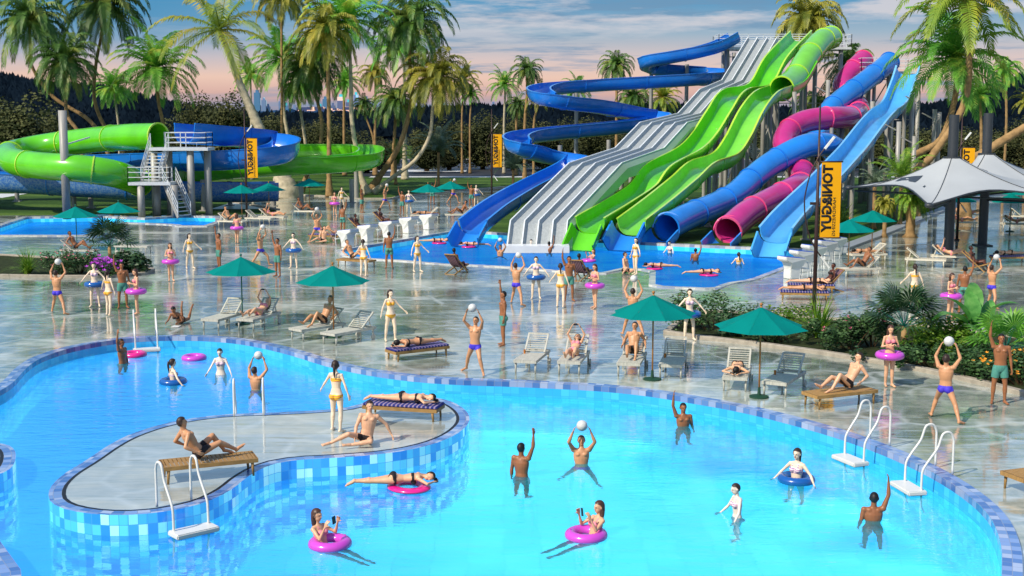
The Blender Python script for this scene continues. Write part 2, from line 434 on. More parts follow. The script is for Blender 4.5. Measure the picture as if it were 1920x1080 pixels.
def closed_strip(a, b, uvw=True, z_a=0, z_b=0):
    """quad strip between equally long loops, UV = arc length / distance"""
    mb = MB(); n = len(a); s = 0; vs = []; fs = []; uvs = []
    for i in range(n + 1):
        p = a[i % n]; q = b[i % n]
        if i: s += (a[i % n] - a[i - 1]).length
        d = math.hypot((Vector((p.x, p.y)) - Vector((q.x, q.y))).length, z_a - z_b)
        vs += [Vector((p.x, p.y, z_a)), Vector((q.x, q.y, z_b))]; uvs += [(s, 0), (s, d)]
        if i: fs.append((2 * i - 2, 2 * i - 1, 2 * i + 1, 2 * i))
    mb.add(vs, fs, uvs=uvs); return mb
def sample_loop(out, d): return offset(out, d)
def pool(tagname, out, width, floor_z, mcope, mwall, mfloor, mwater, mup, islands=(), wz=WZ):
    if area2(out) < 0: out = out[::-1]
    inn = offset(out, -width)
    closed_strip(inn, out, z_a=.05, z_b=.05).build(tagname + '_coping', mcope)
    o = closed_strip(out, out, z_a=.05, z_b=-.02).build(tagname + '_coping_edge', mcope)
    closed_strip(inn, inn, z_a=.05, z_b=-.10).build(tagname + '_inner_edge', mcope)
    o2 = closed_strip(inn, inn, z_a=-.10, z_b=wz - .02).build(tagname + '_upper_wall', mup)
    o3 = closed_strip(inn, inn, z_a=wz - .02, z_b=floor_z).build(tagname + '_wall', mwall)
    holes = []
    for io in islands: holes.append(offset(io, 0.0))
    flat(tagname + '_floor', [inn] + holes, floor_z, mfloor)
    flat(tagname + '_water', [inn] + holes, wz, mwater)
    for nm in ('_inner_edge', '_coping', '_coping_edge', '_upper_wall', '_wall'): tag(bpy.data.objects[tagname + nm], kind='structure')
    return inn
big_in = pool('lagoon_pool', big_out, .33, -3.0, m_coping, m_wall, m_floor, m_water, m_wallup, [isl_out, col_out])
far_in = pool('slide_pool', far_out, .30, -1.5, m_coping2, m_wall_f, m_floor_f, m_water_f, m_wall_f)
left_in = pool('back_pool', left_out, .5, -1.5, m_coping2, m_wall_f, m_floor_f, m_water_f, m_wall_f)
def island(name, out, label):
    if area2(out) < 0: out = out[::-1]
    inn = offset(out, -.25)
    r = empty(name, sum(out, Vector()) / len(out)); r.location.z = 0
    tag(r, label, 'pool island')
    closed_strip(inn, out, z_a=.05, z_b=.05).build('coping', m_coping, r, world=True)
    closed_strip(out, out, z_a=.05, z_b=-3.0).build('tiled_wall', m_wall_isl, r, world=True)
    g = offset(out, -.33)
    closed_strip(g, inn, z_a=.048, z_b=.048).build('drain_channel', m_black, r, world=True)
    o = flat('island_deck', [g], .05, m_deck_isl); del o['kind']
    for v in o.data.vertices: v.co -= Vector((r.location.x, r.location.y, 0))
    o.parent = r; o.location = (0, 0, .05)
    KIDS.setdefault(r.name, []).append(o)
    return r
m_wall_isl = tile_mat('glowing_island_mosaic', ['3896ec', '58c8f8', '44aef2', '7cdcfc', '2c86e2', '4cbcf6', '9ce8fd', '3ea2ee'], .18, .22, '4494da', .08, emit=.55, warp=.03)  # mosaic emits light of its own to imitate underwater lighting
island('pool_island', isl_out, 'peanut shaped tiled island in the lagoon pool with three sunbathers on its deck')
island('round_pillar', col_out, 'small round tiled islet at the left edge of the lagoon pool')
# ------------------------------------------------------------------ decks, lawn, road
deck_px = [(-900, 404), (0, 404.5), (42, 404), (130, 403), (194, 402), (267, 406), (347, 401.5), (420, 403), (505, 401), (521, 393), (409, 374), (430, 366), (540, 364), (615, 368.5), (658, 373), (735, 373), (753, 368), (840, 360), (992, 347), (960, 372), (900, 402), (852, 431)]
deck_w = GP(deck_px)
# right side of the slide pool
deck_w += [far_out[0] * 0 + p for p in GP([(900, 434), (1080, 447), (1350, 460), (1490, 465), (1560, 467), (1581, 466), (1640, 444), (1767, 394), (1800, 380), (1850, 366), (2400, 330)])]
deck_w += [Vector((150, 60, 0)), Vector((60, 8, 0)), Vector((-60, 8, 0)), Vector((-150, 60, 0))]
bo = big_out; fo = far_out; lo_ = left_out
bed_r = GP([(1250, 626), (1300, 634), (1420, 648), (1545, 665), (1700, 690), (1830, 718), (1960, 752), (2060, 790), (2060, 660), (1880, 632), (1700, 612), (1500, 597), (1300, 585)])
bed_l = GP([(-160, 519), (0, 519), (120, 521), (190, 521), (262, 517), (290, 508), (262, 494), (150, 489), (60, 484), (0, 480), (-160, 478)])
deck = flat('deck', [deck_w, big_out, bed_r, bed_l, offset(left_out, .0), offset(far_out, -.05)], 0.0, m_deck)
BIGX = 5200
lawn = flat('lawn', [[Vector((-BIGX, -60, 0)), Vector((BIGX, -60, 0)), Vector((BIGX, 7000, 0)), Vector((-BIGX, 7000, 0))], offset(big_out, -.2), offset(far_out, -.2), offset(left_out, -.25)], -.035, m_grass)
# path edging around the lawn
def kerb(name, pts, w, h, m=m_stone, closed=False, z0=-.03):
    pts = resample(pts, 1.2, closed)
    mb = MB()
    if closed: pts = pts + [pts[0]]
    mb.sweep(pts, [(-w / 2, z0), (w / 2, z0), (w / 2, h - .015), (w / 2 - .015, h), (-w / 2 + .015, h), (-w / 2, h - .015)], closed=True)
    o = mb.build(name, m); tag(o, kind='structure'); return o
kerb('lawn_kerb', GP([(521, 393), (409, 374)]), .35, .07)
kerb('path_kerb', GP([(530, 364), (615, 368.5), (658, 373), (735, 373), (753, 368), (840, 360), (992, 347)]), .5, .09)
m_kerbg = mat('grey_kerb_stone', '8d959c', .5, .4, .12, 3)
kerb('terrace_kerb', GP([(1575, 469), (1640, 445), (1767, 394.5), (1797, 381), (1850, 367), (2300, 335)]), .8, .14, m_kerbg)
kerb('planter_kerb', bed_r, .24, .13, closed=True)
kerb('flowerbed_kerb', bed_l, .24, .13, closed=True)
for nm, b in (('planter_soil', bed_r), ('flowerbed_soil', bed_l)): flat(nm, [b], .05, m_soil)
for o in list(bpy.data.objects):
    if o.name.endswith('planter_kerb'): pass
def rect(name, x0, x1, y0, y1, z, m):
    mb = MB(); mb.add([(x0, y0, z), (x1, y0, z), (x1, y1, z), (x0, y1, z)], [(0, 1, 2, 3)]); o = mb.build(name, m); tag(o, kind='structure'); return o
rect('road', -19, 260, 158, 214, -.028, m_asphalt)
rect('road_edge_line', -17, 260, 155.4, 158, -.024, m_white)
rect('road_far_line', -19, 260, 214, 218, -.024, mat('pale_path', '8f8478', .8))
rect('car_park', -140, -22, 168, 205, -.028, m_asphalt)
rect('car_park_line', -19, -6, 170, 176, -.022, m_white)
rect('side_path', -75, -46, 118, 124, -.024, m_white)
rect('slide_landing_pad', -24, -18, 104, 117, -.020, mat('pale_concrete', 'a9adb0', .3))
# ------------------------------------------------------------------ foliage materials
def leafmat(name, c1, c2, c3, rough=.5, scale=1.2, trans=.25):
    m, t = newmat(name)
    nz = t.noise(t.coord('Object'), scale, 4, .6)
    oi = t.n('ShaderNodeObjectInfo').outputs['Random']
    cc = t.ramp(nz, [(.32, hexc(c1)), (.5, hexc(c2)), (.68, hexc(c3))])
    cc = t.n('ShaderNodeHueSaturation', {'Color': cc, 'Value': t.math('ADD', t.math('MULTIPLY', oi, .35), .82)}).outputs[0]
    b = t.n('ShaderNodeBsdfPrincipled', {'Base Color': cc, 'Roughness': rough, 'Specular IOR Level': .4})
    tr = t.n('ShaderNodeBsdfTranslucent', {0: cc})
    t.out(t.n('ShaderNodeMixShader', {0: trans, 1: b.outputs[0], 2: tr.outputs[0]}).outputs[0]); return m
L_dark = leafmat('dark_palm_leaf', '34541f', '547a30', '92983e', scale=.5)
L_brt = leafmat('bright_palm_leaf', '4c9434', '7cbc44', 'cccc50', scale=.45, trans=.35)
L_yel = leafmat('yellowing_palm_leaf', '5d8a2c', '9cae3c', 'd0b048', scale=.4, trans=.35)
L_olv = leafmat('olive_palm_leaf', '56661f', '8e8e30', 'bcac44', scale=.5)
L_gry = leafmat('grey_green_palm_leaf', '4c6248', '708468', '9cac88', scale=.6)
L_tree = leafmat('tree_leaf', '28301a', '4a5028', '747040', .8, .5, .15)
L_shrub = leafmat('shrub_leaf', '1c3414', '34562a', '5c7c44', .6, 3, .2)
L_lime = leafmat('lime_leaf', '3d6a18', '6c9828', 'a6bc46', .5, 3, .35)
L_ban = leafmat('banana_leaf', '3c7a30', '5fa24a', '86c064', .35, 2, .35)
L_fan = leafmat('fan_palm_leaf', '16321c', '2c4c2a', '4c6a3c', .5, 3, .15)
m_trunk = mat('palm_bark', '9a7c54', .85, .2, .3, 3, bump=.5, bscale=8)
m_trunkw = mat('pale_palm_bark', 'b8ab90', .85, .2, .25, 3, bump=.5, bscale=8)
m_twig = mat('twig_bark', '4a3a26', .9, .2, .3, 5)
def frond(mb, o, az, el, L, droop, rnd, leaf=.9, pairs=26, wid=.08, curl=.55, mi=0):
    p = Vector(o); d = Vector((math.cos(az) * math.cos(el), math.sin(az) * math.cos(el), math.sin(el)))
    n = pairs; st = L / n; pts = []
    for i in range(n + 1):
        pts.append((p.copy(), d.copy()))
        p = p + d * st
        s = i / n
        d.z -= droop * st / L * (.35 + 1.5 * s) * (1 + .0 * L); d.normalize()
    # rachis
    mb.tube([q[0] for q in pts[::4]] + [pts[-1][0]], [max(.012, .045 * (1 - k / (n / 4 + 1))) for k in range(len(pts[::4]) + 1)], 4, caps=False, mi=mi)
    for i in range(2, n + 1):
        q, t_ = pts[i]; s = i / n
        l, u = frame_from(t_)
        ll = leaf * (math.sin(math.pi * min(1, .12 + s * .80)) ** .7) * (1 + rnd.uniform(-.12, .12))
        for sg in (-1, 1):
            v = (l * sg * (1.0 - .35 * s) + t_ * (.35 + .7 * s) + u * rnd.uniform(.0, .25)).normalized()
            e1 = q + v * ll * .5; v2 = (v + Vector((0, 0, -curl - rnd.uniform(0, .35)))).normalized()
            e2 = e1 + v2 * ll * .5
            wv = t_ * wid * .5
            mb.add([q - wv * .5, q + wv * .5, e1 + wv, e1 - wv, e2], [(0, 1, 2, 3), (3, 2, 4)], mi)
CROWN_R = 4.0
def crown_mesh(kind, seed):
    rnd = random.Random(seed); mb = MB()
    if kind == 'droop':      # dense mop, leaves hanging
        for k in range(40):
            s = k / 39; az = k * 2.39996 + rnd.uniform(-.2, .2); el = 1.25 - 1.75 * s + rnd.uniform(-.1, .1)
            frond(mb, (0, 0, .15), az, el, 4.6 * rnd.uniform(.85, 1.08), 2.5 + rnd.uniform(-.2, .3), rnd, leaf=1.05, pairs=26, wid=.19, curl=.95)
    elif kind == 'open':     # classic coconut
        for k in range(30):
            s = k / 29; az = k * 2.39996 + rnd.uniform(-.2, .2); el = 1.3 - 1.75 * s + rnd.uniform(-.1, .1)
            frond(mb, (0, 0, .1), az, el, 4.6 * rnd.uniform(.85, 1.1), 1.7 + rnd.uniform(-.2, .2), rnd, leaf=1.0, pairs=28, wid=.17, curl=.6)
    elif kind == 'big':      # few long fronds, leaflets hanging
        for k in range(15):
            s = k / 14; az = k * 2.39996 + rnd.uniform(-.15, .15); el = 1.2 - 1.65 * s
            frond(mb, (0, 0, .1), az, el, 4.7 * rnd.uniform(.92, 1.08), 1.25 + rnd.uniform(-.1, .2), rnd, leaf=.95, pairs=44, wid=.10, curl=.8)
    elif kind == 'up':       # low palm with arching upright fronds
        for k in range(18):
            s = k / 17; az = k * 2.39996 + rnd.uniform(-.2, .2); el = 1.35 - 1.0 * s
            frond(mb, (0, 0, .1), az, el, 4.6 * rnd.uniform(.8, 1.1), 1.6 + rnd.uniform(-.2, .2), rnd, leaf=.85, pairs=26, wid=.14, curl=.5)
    return mb
_crowns = {}
def crown(kind, seed, m):
    k = (kind, seed, m.name)
    if k not in _crowns:
        b = (kind, seed)
        if b not in _crowns: _crowns[b] = crown_mesh(kind, seed).mesh('palm_crown', recalc=False)
        me = _crowns[b].copy(); me.materials.clear(); me.materials.append(m); _crowns[k] = me
    return _crowns[k]
def palm(Y, trunk, cxy, Rpx, kind, lm, label, r0=.22, r1=.13, tm=None, group='tall palms behind the pools', seed=None, rot=0, stump=False, dY=0):
    pts = [D(x, y, Y) for x, y in trunk]; c = D(cxy[0], cxy[1], Y)
    if pts[0].z > .3: pts = [Vector((pts[0].x, pts[0].y, 0))] + pts
    elif pts[0].z < 0: pts[0].z = 0
    if (pts[-1] - c).length > .3: pts.append(c)
    root = empty('palm_tree', pts[0]); root.location.z = -.04
    tag(root, label, 'palm tree', group)
    path = resample(catmull(pts, 6), .22)
    rs = []; n = len(path)
    for i in range(n):
        s = i / (n - 1); r = r0 * (1 - s) + r1 * s + (r0 * .7 * max(0, 1 - s * 9) if not stump else r0 * 1.6 * max(0, 1 - s * 7) ** 1.0)
        rs.append(r * (1.07 if i % 3 == 0 else .98))
    mb = MB(); mb.tube(path, rs, 10); mb.build('trunk', tm or m_trunk, root, world=True, smooth=True)
    me = crown(kind, seed if seed is not None else random.randint(0, 2), lm)
    o = mesh_obj('crown', me, None, root); o.location = c - root.location
    s = (Rpx * Y / FPX) / CROWN_R; o.scale = (s, s, s); o.rotation_euler = (random.uniform(-.08, .08), random.uniform(-.08, .08), random.uniform(0, 6.28) + rot)
    return root
def P(Y, tr, c, Rp, kind, *a, **k): return palm(Y, tr, c, Rp * (1.14 if kind in ('droop', 'open') else 1.06), kind, *a, **k)
P(125, [(203, 290), (170, 228), (100, 182), (60, 125), (57, 85)], (55, 42), 80, 'droop', L_dark, 'tall dark palm at the far left with a trunk leaning left')
P(130, [(232, 292), (195, 235), (177, 185), (180, 120), (190, 65)], (192, 12), 84, 'droop', L_dark, 'very tall dark palm second from the left, crown cut by the top edge')
P(122, [(152, 262), (127, 218), (122, 170)], (122, 118), 66, 'droop', L_dark, 'shorter dark palm with S-bent trunk above the green tube slide')
P(128, [(312, 305), (305, 230), (297, 190)], (292, 130), 80, 'open', L_brt, 'bright green bushy palm rising behind the platform tower')
P(136, [(224, 285), (222, 235), (217, 195)], (212, 165), 42, 'open', L_brt, 'small pale green palm between the two dark ones and the bushy one', r0=.16, r1=.1, tm=m_trunkw)
P(118, [(532, 346), (500, 270), (455, 170), (425, 90), (413, 65)], (412, 58), 116, 'big', L_yel, 'largest palm with long yellow-green fronds and a thick pale leaning trunk', r0=.62, r1=.2, tm=m_trunkw, seed=1, stump=True)
P(125, [(529, 300), (528, 80)], (528, -8), 60, 'droop', L_olv, 'thin straight palm whose hanging olive crown is cut by the top edge', r0=.15, r1=.1)
P(150, [(472, 270), (470, 165)], (470, 142), 32, 'open', L_brt, 'small distant palm seen beside the large leaning trunk', r0=.16, r1=.1, tm=m_trunkw)
P(132, [(541, 305), (541, 264), (533, 215), (530, 165)], (528, 112), 64, 'open', L_brt, 'mid green palm with grey trunk behind the end of the blue slide', tm=m_trunkw)
P(134, [(577, 322), (574, 279), (563, 205), (556, 180)], (562, 160), 44, 'droop', L_brt, 'small light palm with a pale curved trunk behind the green trough', r0=.18, tm=m_trunkw)
P(126, [(565, 360), (575, 329), (598, 285), (603, 227), (590, 170)], (583, 122), 64, 'droop', L_dark, 'dark palm with a C-curved brown trunk in front of the green trough')
P(119, [(618, 368), (617, 329), (617, 227), (614, 110)], (612, 62), 66, 'droop', L_olv, 'straight brown trunked palm rising in front of the green trough', r0=.24)
P(122, [(690, 363), (677, 329), (660, 227), (658, 150), (655, 90)], (648, 42), 80, 'open', L_brt, 'bright green palm with a white trunk leaning slightly left', r0=.26, tm=m_trunkw)
P(124, [(695, 358), (709, 335), (750, 270), (772, 183), (768, 110)], (770, 45), 80, 'droop', L_dark, 'tall dark round-crowned palm with a trunk bowed to the right', r0=.3)
P(122.5, [(700, 361), (741, 329), (779, 300), (805, 256), (811, 205)], (815, 150), 70, 'droop', L_olv, 'yellowish drooping palm on a pale trunk sweeping up to the right', r0=.22, tm=m_trunkw)
P(150, [(759, 300), (758, 200), (757, 120)], (745, 90), 54, 'open', L_brt, 'green palm hidden partly behind the tall dark round-crowned one', r0=.3, tm=m_trunkw)
P(160, [(703, 262), (704, 165)], (702, 140), 30, 'droop', L_olv, 'small olive palm against the pink sky left of the bowed trunk', r0=.2)
P(150, [(737, 300), (741, 227)], (741, 190), 48, 'droop', L_dark, 'dark squat palm under the tall dark round-crowned palm', r0=.25)
P(160, [(700, 262), (684, 215)], (682, 198), 24, 'droop', L_dark, 'tiny palm with slanting trunk in front of the distant city', r0=.14, r1=.1)
P(160, [(645, 250), (645, 180)], (647, 155), 34, 'open', L_brt, 'feathery palm with its crown half hidden by a white trunk', r0=.2)
P(165, [(881, 235), (883, 195)], (882, 178), 22, 'open', L_brt, 'tiny light green palm standing right of the yellowish palm', r0=.14, r1=.1)
P(165, [(866, 232), (868, 175)], (868, 152), 34, 'open', L_olv, 'small olive palm peeping out right of the yellowish palm', r0=.14, r1=.1)
P(165, [(945, 232), (947, 175)], (945, 160), 31, 'open', L_brt, 'small bright palm in the gap of open sky left of the round-headed palm', r0=.16, tm=m_trunkw)
P(150, [(984, 235), (988, 180), (988, 150)], (988, 134), 31, 'droop', L_dark, 'round-headed dark palm alone against the pink sky near the blue slide loop', r0=.2, r1=.14)
P(160, [(968, 236), (970, 215)], (970, 198), 24, 'droop', L_dark, 'low dark palm head beneath the round-headed palm', r0=.16)
P(150, [(1001, 236), (1008, 200)], (1010, 182), 28, 'open', L_olv, 'olive palm touching the left bend of the upper blue slide', r0=.16)
P(150, [(1156, 232), (1156, 150)], (1155, 124), 34, 'droop', L_dark, 'round dark palm head above the long blue slide run', r0=.2, r1=.14)
P(150, [(1187, 245), (1187, 205)], (1187, 186), 36, 'droop', L_dark, 'dark palm hanging below the long blue slide run')
P(150, [(1243, 232), (1243, 200)], (1243, 184), 34, 'open', L_yel, 'yellow-green palm below the long blue slide run')
P(155, [(1080, 240), (1081, 200)], (1082, 168), 30, 'open', L_brt, 'light palm partly covered by the blue slide wall')
P(130, [(1503, 310), (1505, 150), (1512, 80)], (1515, 42), 72, 'droop', L_olv, 'big olive palm behind the top of the light green tube', r0=.3)
P(135, [(1588, 310), (1590, 150)], (1592, 128), 52, 'droop', L_dark, 'dark palm behind the upper pink tube')
P(133, [(1535, 310), (1536, 250)], (1530, 205), 50, 'droop', L_dark, 'dark low palm crown behind the crossing of pink and blue tubes')
P(95, [(1718, 324), (1747, 293), (1800, 213), (1816, 150), (1815, 60), (1808, 15)], (1808, -4), 118, 'open', L_yel, 'big palm at right with a long bent ringed trunk, crown cut by the top edge', r0=.30, r1=.2, seed=0)
P(98, [(1700, 306), (1763, 262), (1790, 187), (1793, 140)], (1786, 112), 108, 'open', L_brt, 'big lower palm with fronds hanging over the light blue slide', r0=.3, r1=.18, seed=2)
P(92, [(1812, 314), (1847, 285), (1920, 240), (2010, 190), (2060, 100)], (2065, 60), 100, 'open', L_brt, 'palm with a thick trunk slanting out of the picture at right', r0=.36, r1=.2)
P(150, [(1887, 232), (1886, 160)], (1886, 135), 33, 'droop', L_brt, 'small palm near the right edge under the sky', r0=.16)
P(150, [(1927, 232), (1927, 210)], (1927, 190), 28, 'open', L_olv, 'small palm cut by the right edge', r0=.16)
P(140, [(1840, 260), (1838, 200)], (1836, 180), 42, 'open', L_brt, 'mid distance palm behind the bent ringed trunk', r0=.2)
P(130, [(822, 353), (822, 295)], (822, 285), 54, 'up', L_gry, 'low grey-green palm with arching fronds on the lawn by the road', r0=.14, r1=.12, group='low palms on the lawn')
P(126, [(962, 360), (962, 325)], (962, 318), 44, 'up', L_gry, 'low palm on the lawn beside the banner pole and blue slide', r0=.14, r1=.12, group='low palms on the lawn')
P(140, [(742, 338), (742, 310)], (742, 300), 36, 'up', L_dark, 'low dark palm between the two bowed trunks', r0=.16, group='low palms on the lawn')
P(88, [(1690, 352), (1690, 340)], (1690, 335), 62, 'up', L_lime, 'stemless bushy palm between the light blue slide and the white canopy', r0=.14, r1=.12, group='low palms on the lawn')
P(86, [(1640, 365), (1640, 350)], (1640, 345), 40, 'up', L_gry, 'grey-green palm bush under the light blue slide', r0=.14, r1=.12, group='low palms on the lawn')
P(80, [(1659, 412), (1659, 392)], (1659, 384), 22, 'droop', L_olv, 'dwarf palm with a brown stem and skirt left of the canopy post', r0=.13, r1=.12, group='low palms on the lawn')
P(80, [(1708, 398), (1709, 380)], (1712, 372), 40, 'droop', L_lime, 'squat feathery palm under the canopy corner', r0=.28, r1=.28, group='low palms on the lawn')
# ------------------------------------------------------------------ broadleaf trees
def tree_mesh(seed):
    rnd = random.Random(seed); mb = MB()
    lobes = [(Vector((rnd.uniform(-.62, .62), rnd.uniform(-.5, .5), rnd.uniform(.22, 1.42))), rnd.uniform(.28, .5)) for _ in range(22)]
    lobes.append((Vector((0, 0, .85)), .6))
    for c, r in lobes:
        for _ in range(int(1900 * r * r)):
            d = Vector((rnd.gauss(0, 1), rnd.gauss(0, 1), rnd.gauss(0, 1))).normalized()
            p = c + d * r * rnd.uniform(.72, 1.08)
            if p.z < .06: continue
            n = (d + Vector((rnd.uniform(-.8, .8), rnd.uniform(-.8, .8), rnd.uniform(-.8, .8)))).normalized()
            l, u = frame_from(n); s = rnd.uniform(.024, .048)
            mb.add([p - l * s, p + u * s * .6, p + l * s, p - u * s * .6], [(0, 1, 2, 3)])
    return mb
tree_me = []
for s in range(4):
    me = tree_mesh(s + 40).mesh('leafy_crown', recalc=False); me.materials.append(L_tree); tree_me.append(me)
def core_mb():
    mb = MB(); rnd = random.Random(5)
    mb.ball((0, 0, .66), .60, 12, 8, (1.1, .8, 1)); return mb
m_core = mat('inner_foliage_shade', (.006, .009, .004), 1.0, .0, .3)  # near-black ball: shade inside the crown put into its colour
core_me = core_mb().mesh('inner_shade_core'); core_me.materials.append(m_core)
def tree(px, top, wpx, Y, label, base=None):
    k = FPX / Y; wd = wpx / k; zt = D(px, top, Y).z
    root = empty('broadleaf_tree', (D(px, 300, Y).x, Y, -.04)); tag(root, label, 'tree', 'dark broadleaf trees behind the park')
    s = wd / 2.0; h = zt / 1.75
    o = mesh_obj('crown', random.choice(tree_me), None, root); o.scale = (s, s, h); o.rotation_euler.z = random.uniform(0, 6.28)
    o = mesh_obj('crown_shade_core', core_me, None, root); o.scale = (s, s, h)
    mb = MB(); mb.tube([(0, 0, 0), (0, 0, h * .8)], [.35, .2], 8); mb.build('trunk', m_twig, root, smooth=True)
tl = [(30, 165, 165, 165, 'broad dark tree filling the left edge'), (110, 205, 90, 175, 'low dark tree right of the left edge tree'), (428, 160, 130, 165, 'dark tree behind the large leaning palm trunk, widest of them'), (372, 172, 90, 172, 'dark tree left of the large leaning palm trunk'), (345, 215, 80, 160, 'low dark tree above the platform railing'), (508, 212, 95, 170, 'dark tree beneath the distant skyscraper'), (572, 230, 80, 165, 'dark tree behind the curved brown palm trunk'), (622, 215, 100, 165, 'dark tree behind the straight brown palm trunk'), (688, 252, 75, 168, 'low round bush-like tree right of the white trunk'), (800, 235, 80, 172, 'dark tree left of the low grey-green palm'), (842, 220, 90, 176, 'dark tree between the banner pole and the low grey-green palm'), (905, 208, 95, 178, 'dark tree right behind the middle banner pole'), (962, 212, 90, 174, 'dark tree above the low palm by the blue slide'), (1020, 222, 90, 178, 'dark tree in the opening of the blue slide loop'), (1085, 218, 90, 178, 'dark tree behind the blue slide support post'), (1120, 230, 80, 178, 'dark tree below the long blue slide run'), (1200, 236, 90, 178, 'dark tree behind the grey racing slide'), (1440, 235, 110, 176, 'dark tree behind the green slides'), (1560, 225, 120, 176, 'dark tree behind the slide tower legs'), (1650, 232, 110, 176, 'dark tree behind the light blue slide'), (1730, 225, 120, 176, 'dark tree behind the thin steel posts'), (1800, 240, 110, 172, 'dark tree behind the canopy masts'), (1868, 238, 120, 168, 'dark tree above the slanting palm trunk'), (1935, 225, 110, 168, 'dark tree cut by the right edge'), (205, 248, 110, 178, 'dark tree behind the upper green tube'), (275, 240, 90, 178, 'dark tree behind the bushy palm trunk')]
tl += [(725, 262, 80, 182, 'low dark tree behind the squat palm'), (655, 240, 80, 176, 'dark tree just right of the straight brown trunk'), (1160, 245, 90, 182, 'low dark tree under the middle of the long blue run'), (1275, 240, 90, 184, 'low dark tree beside the yellow-green palm under the blue run')]
for a in tl: tree(*a)
# ------------------------------------------------------------------ far woods and city
def ridge(name, prof, Y, back, m, seed, teeth, amp, scat=0):
    rnd = random.Random(seed); pts = [D(x, y, Y) for x, y in prof]; pts = resample(pts, teeth)
    mb = MB(); vs = []; n = len(pts)
    for i, p in enumerate(pts):
        zt = p.z + amp * rnd.uniform(-.3, 1) ** 3; z = p.z - amp + 1.6 * mnoise.noise(Vector((p.x * .03, seed, 0)))
        vs += [Vector((p.x, Y - 30, -1)), Vector((p.x, Y - 12, z * .55)), Vector((p.x, Y, zt + 1.2 * mnoise.noise(Vector((p.x * .15, seed, 0))))), Vector((p.x, Y + back, -1))]
    fs = [(4 * i + k, 4 * i + 4 + k, 4 * i + 5 + k, 4 * i + 1 + k) for i in range(n - 1) for k in range(3)]
    mb.add(vs, fs)
    if scat:
        for _ in range(scat):
            j = rnd.randrange(n - 1); p = pts[j].lerp(pts[j + 1], rnd.random()); a_ = 1 - rnd.random() ** 1.8 * .8
            hh = p.z * a_ + rnd.uniform(-.5, 1.0); q = Vector((p.x, Y - 26 * (1 - a_) - 1, hh)); s_ = rnd.uniform(.5, 1.1); t2 = rnd.uniform(.7, 1.7) * (1.3 if rnd.random() < .15 else 1)
            w_ = Vector((s_, rnd.uniform(-.4, .4), 0)); mb.add([q - w_, q + w_, q + Vector((rnd.uniform(-.2, .2), 0, t2))], [(0, 1, 2)])
    o = mb.build(name, m, recalc=False); tag(o, kind='structure')
m_wood = mat('distant_wood', '141f2a', 1.0, .0, .45, .12)
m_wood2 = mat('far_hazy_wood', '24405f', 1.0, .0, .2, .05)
ridge('wooded_hills', [(-200, 90), (-60, 118), (6, 150), (60, 160), (120, 168), (200, 172), (262, 190), (350, 208), (480, 224), (640, 224), (700, 222), (790, 214), (870, 210), (930, 208), (1000, 212), (1250, 206), (1400, 212), (1600, 216), (1750, 206), (1810, 196), (1860, 172), (1920, 150), (2100, 120)], 330, 60, m_wood, 3, 2.0, .3, 26000)
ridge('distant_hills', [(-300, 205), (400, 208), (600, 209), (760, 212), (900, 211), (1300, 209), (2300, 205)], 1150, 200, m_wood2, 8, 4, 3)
def tower_mat(name, body, lit, dens, sx, sz, hot):
    m, t = newmat(name)
    v = t.coord('Object', (sx, sx, sz))
    fl = t.n('ShaderNodeVectorMath', {0: v}, operation='FLOOR').outputs[0]
    wn = t.n('ShaderNodeTexWhiteNoise', {0: fl}).outputs['Value']
    on = t.math('GREATER_THAN', wn, 1 - dens)
    b = t.n('ShaderNodeBsdfPrincipled', {'Base Color': hexc(body), 'Roughness': .5, 'Emission Color': hexc(lit), 'Emission Strength': t.math('MULTIPLY', on, hot)})
    t.out(b.outputs[0]); return m
m_t1 = tower_mat('glass_tower_wall', '4c7ca4', 'cfe8ff', .10, .12, .12, .6)
m_t2 = tower_mat('lit_tower_wall', '5d6d94', 'ffd2a8', .30, .14, .14, .9)
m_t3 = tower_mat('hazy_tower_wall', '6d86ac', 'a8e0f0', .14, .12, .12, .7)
m_tl = mat('teal_lit_sign', '49d0dc', .5)
rnd = random.Random(11)
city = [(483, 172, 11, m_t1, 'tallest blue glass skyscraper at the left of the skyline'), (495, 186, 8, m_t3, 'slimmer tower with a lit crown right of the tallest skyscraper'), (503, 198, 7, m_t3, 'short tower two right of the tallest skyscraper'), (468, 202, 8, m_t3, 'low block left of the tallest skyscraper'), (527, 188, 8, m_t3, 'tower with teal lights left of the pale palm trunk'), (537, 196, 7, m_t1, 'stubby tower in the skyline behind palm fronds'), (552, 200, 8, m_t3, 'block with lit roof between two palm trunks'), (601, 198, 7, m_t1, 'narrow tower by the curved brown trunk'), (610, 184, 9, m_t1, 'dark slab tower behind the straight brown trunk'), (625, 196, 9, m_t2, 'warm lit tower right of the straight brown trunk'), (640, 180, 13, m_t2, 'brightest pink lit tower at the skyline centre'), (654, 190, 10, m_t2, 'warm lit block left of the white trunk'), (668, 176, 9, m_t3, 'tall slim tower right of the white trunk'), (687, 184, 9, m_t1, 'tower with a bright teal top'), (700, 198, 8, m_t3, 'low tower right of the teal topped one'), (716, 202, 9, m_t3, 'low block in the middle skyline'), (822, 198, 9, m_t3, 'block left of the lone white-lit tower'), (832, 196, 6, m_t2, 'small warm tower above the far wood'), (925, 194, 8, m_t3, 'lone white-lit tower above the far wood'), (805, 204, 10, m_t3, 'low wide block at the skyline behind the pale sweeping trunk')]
cg = 'towers of the distant city'
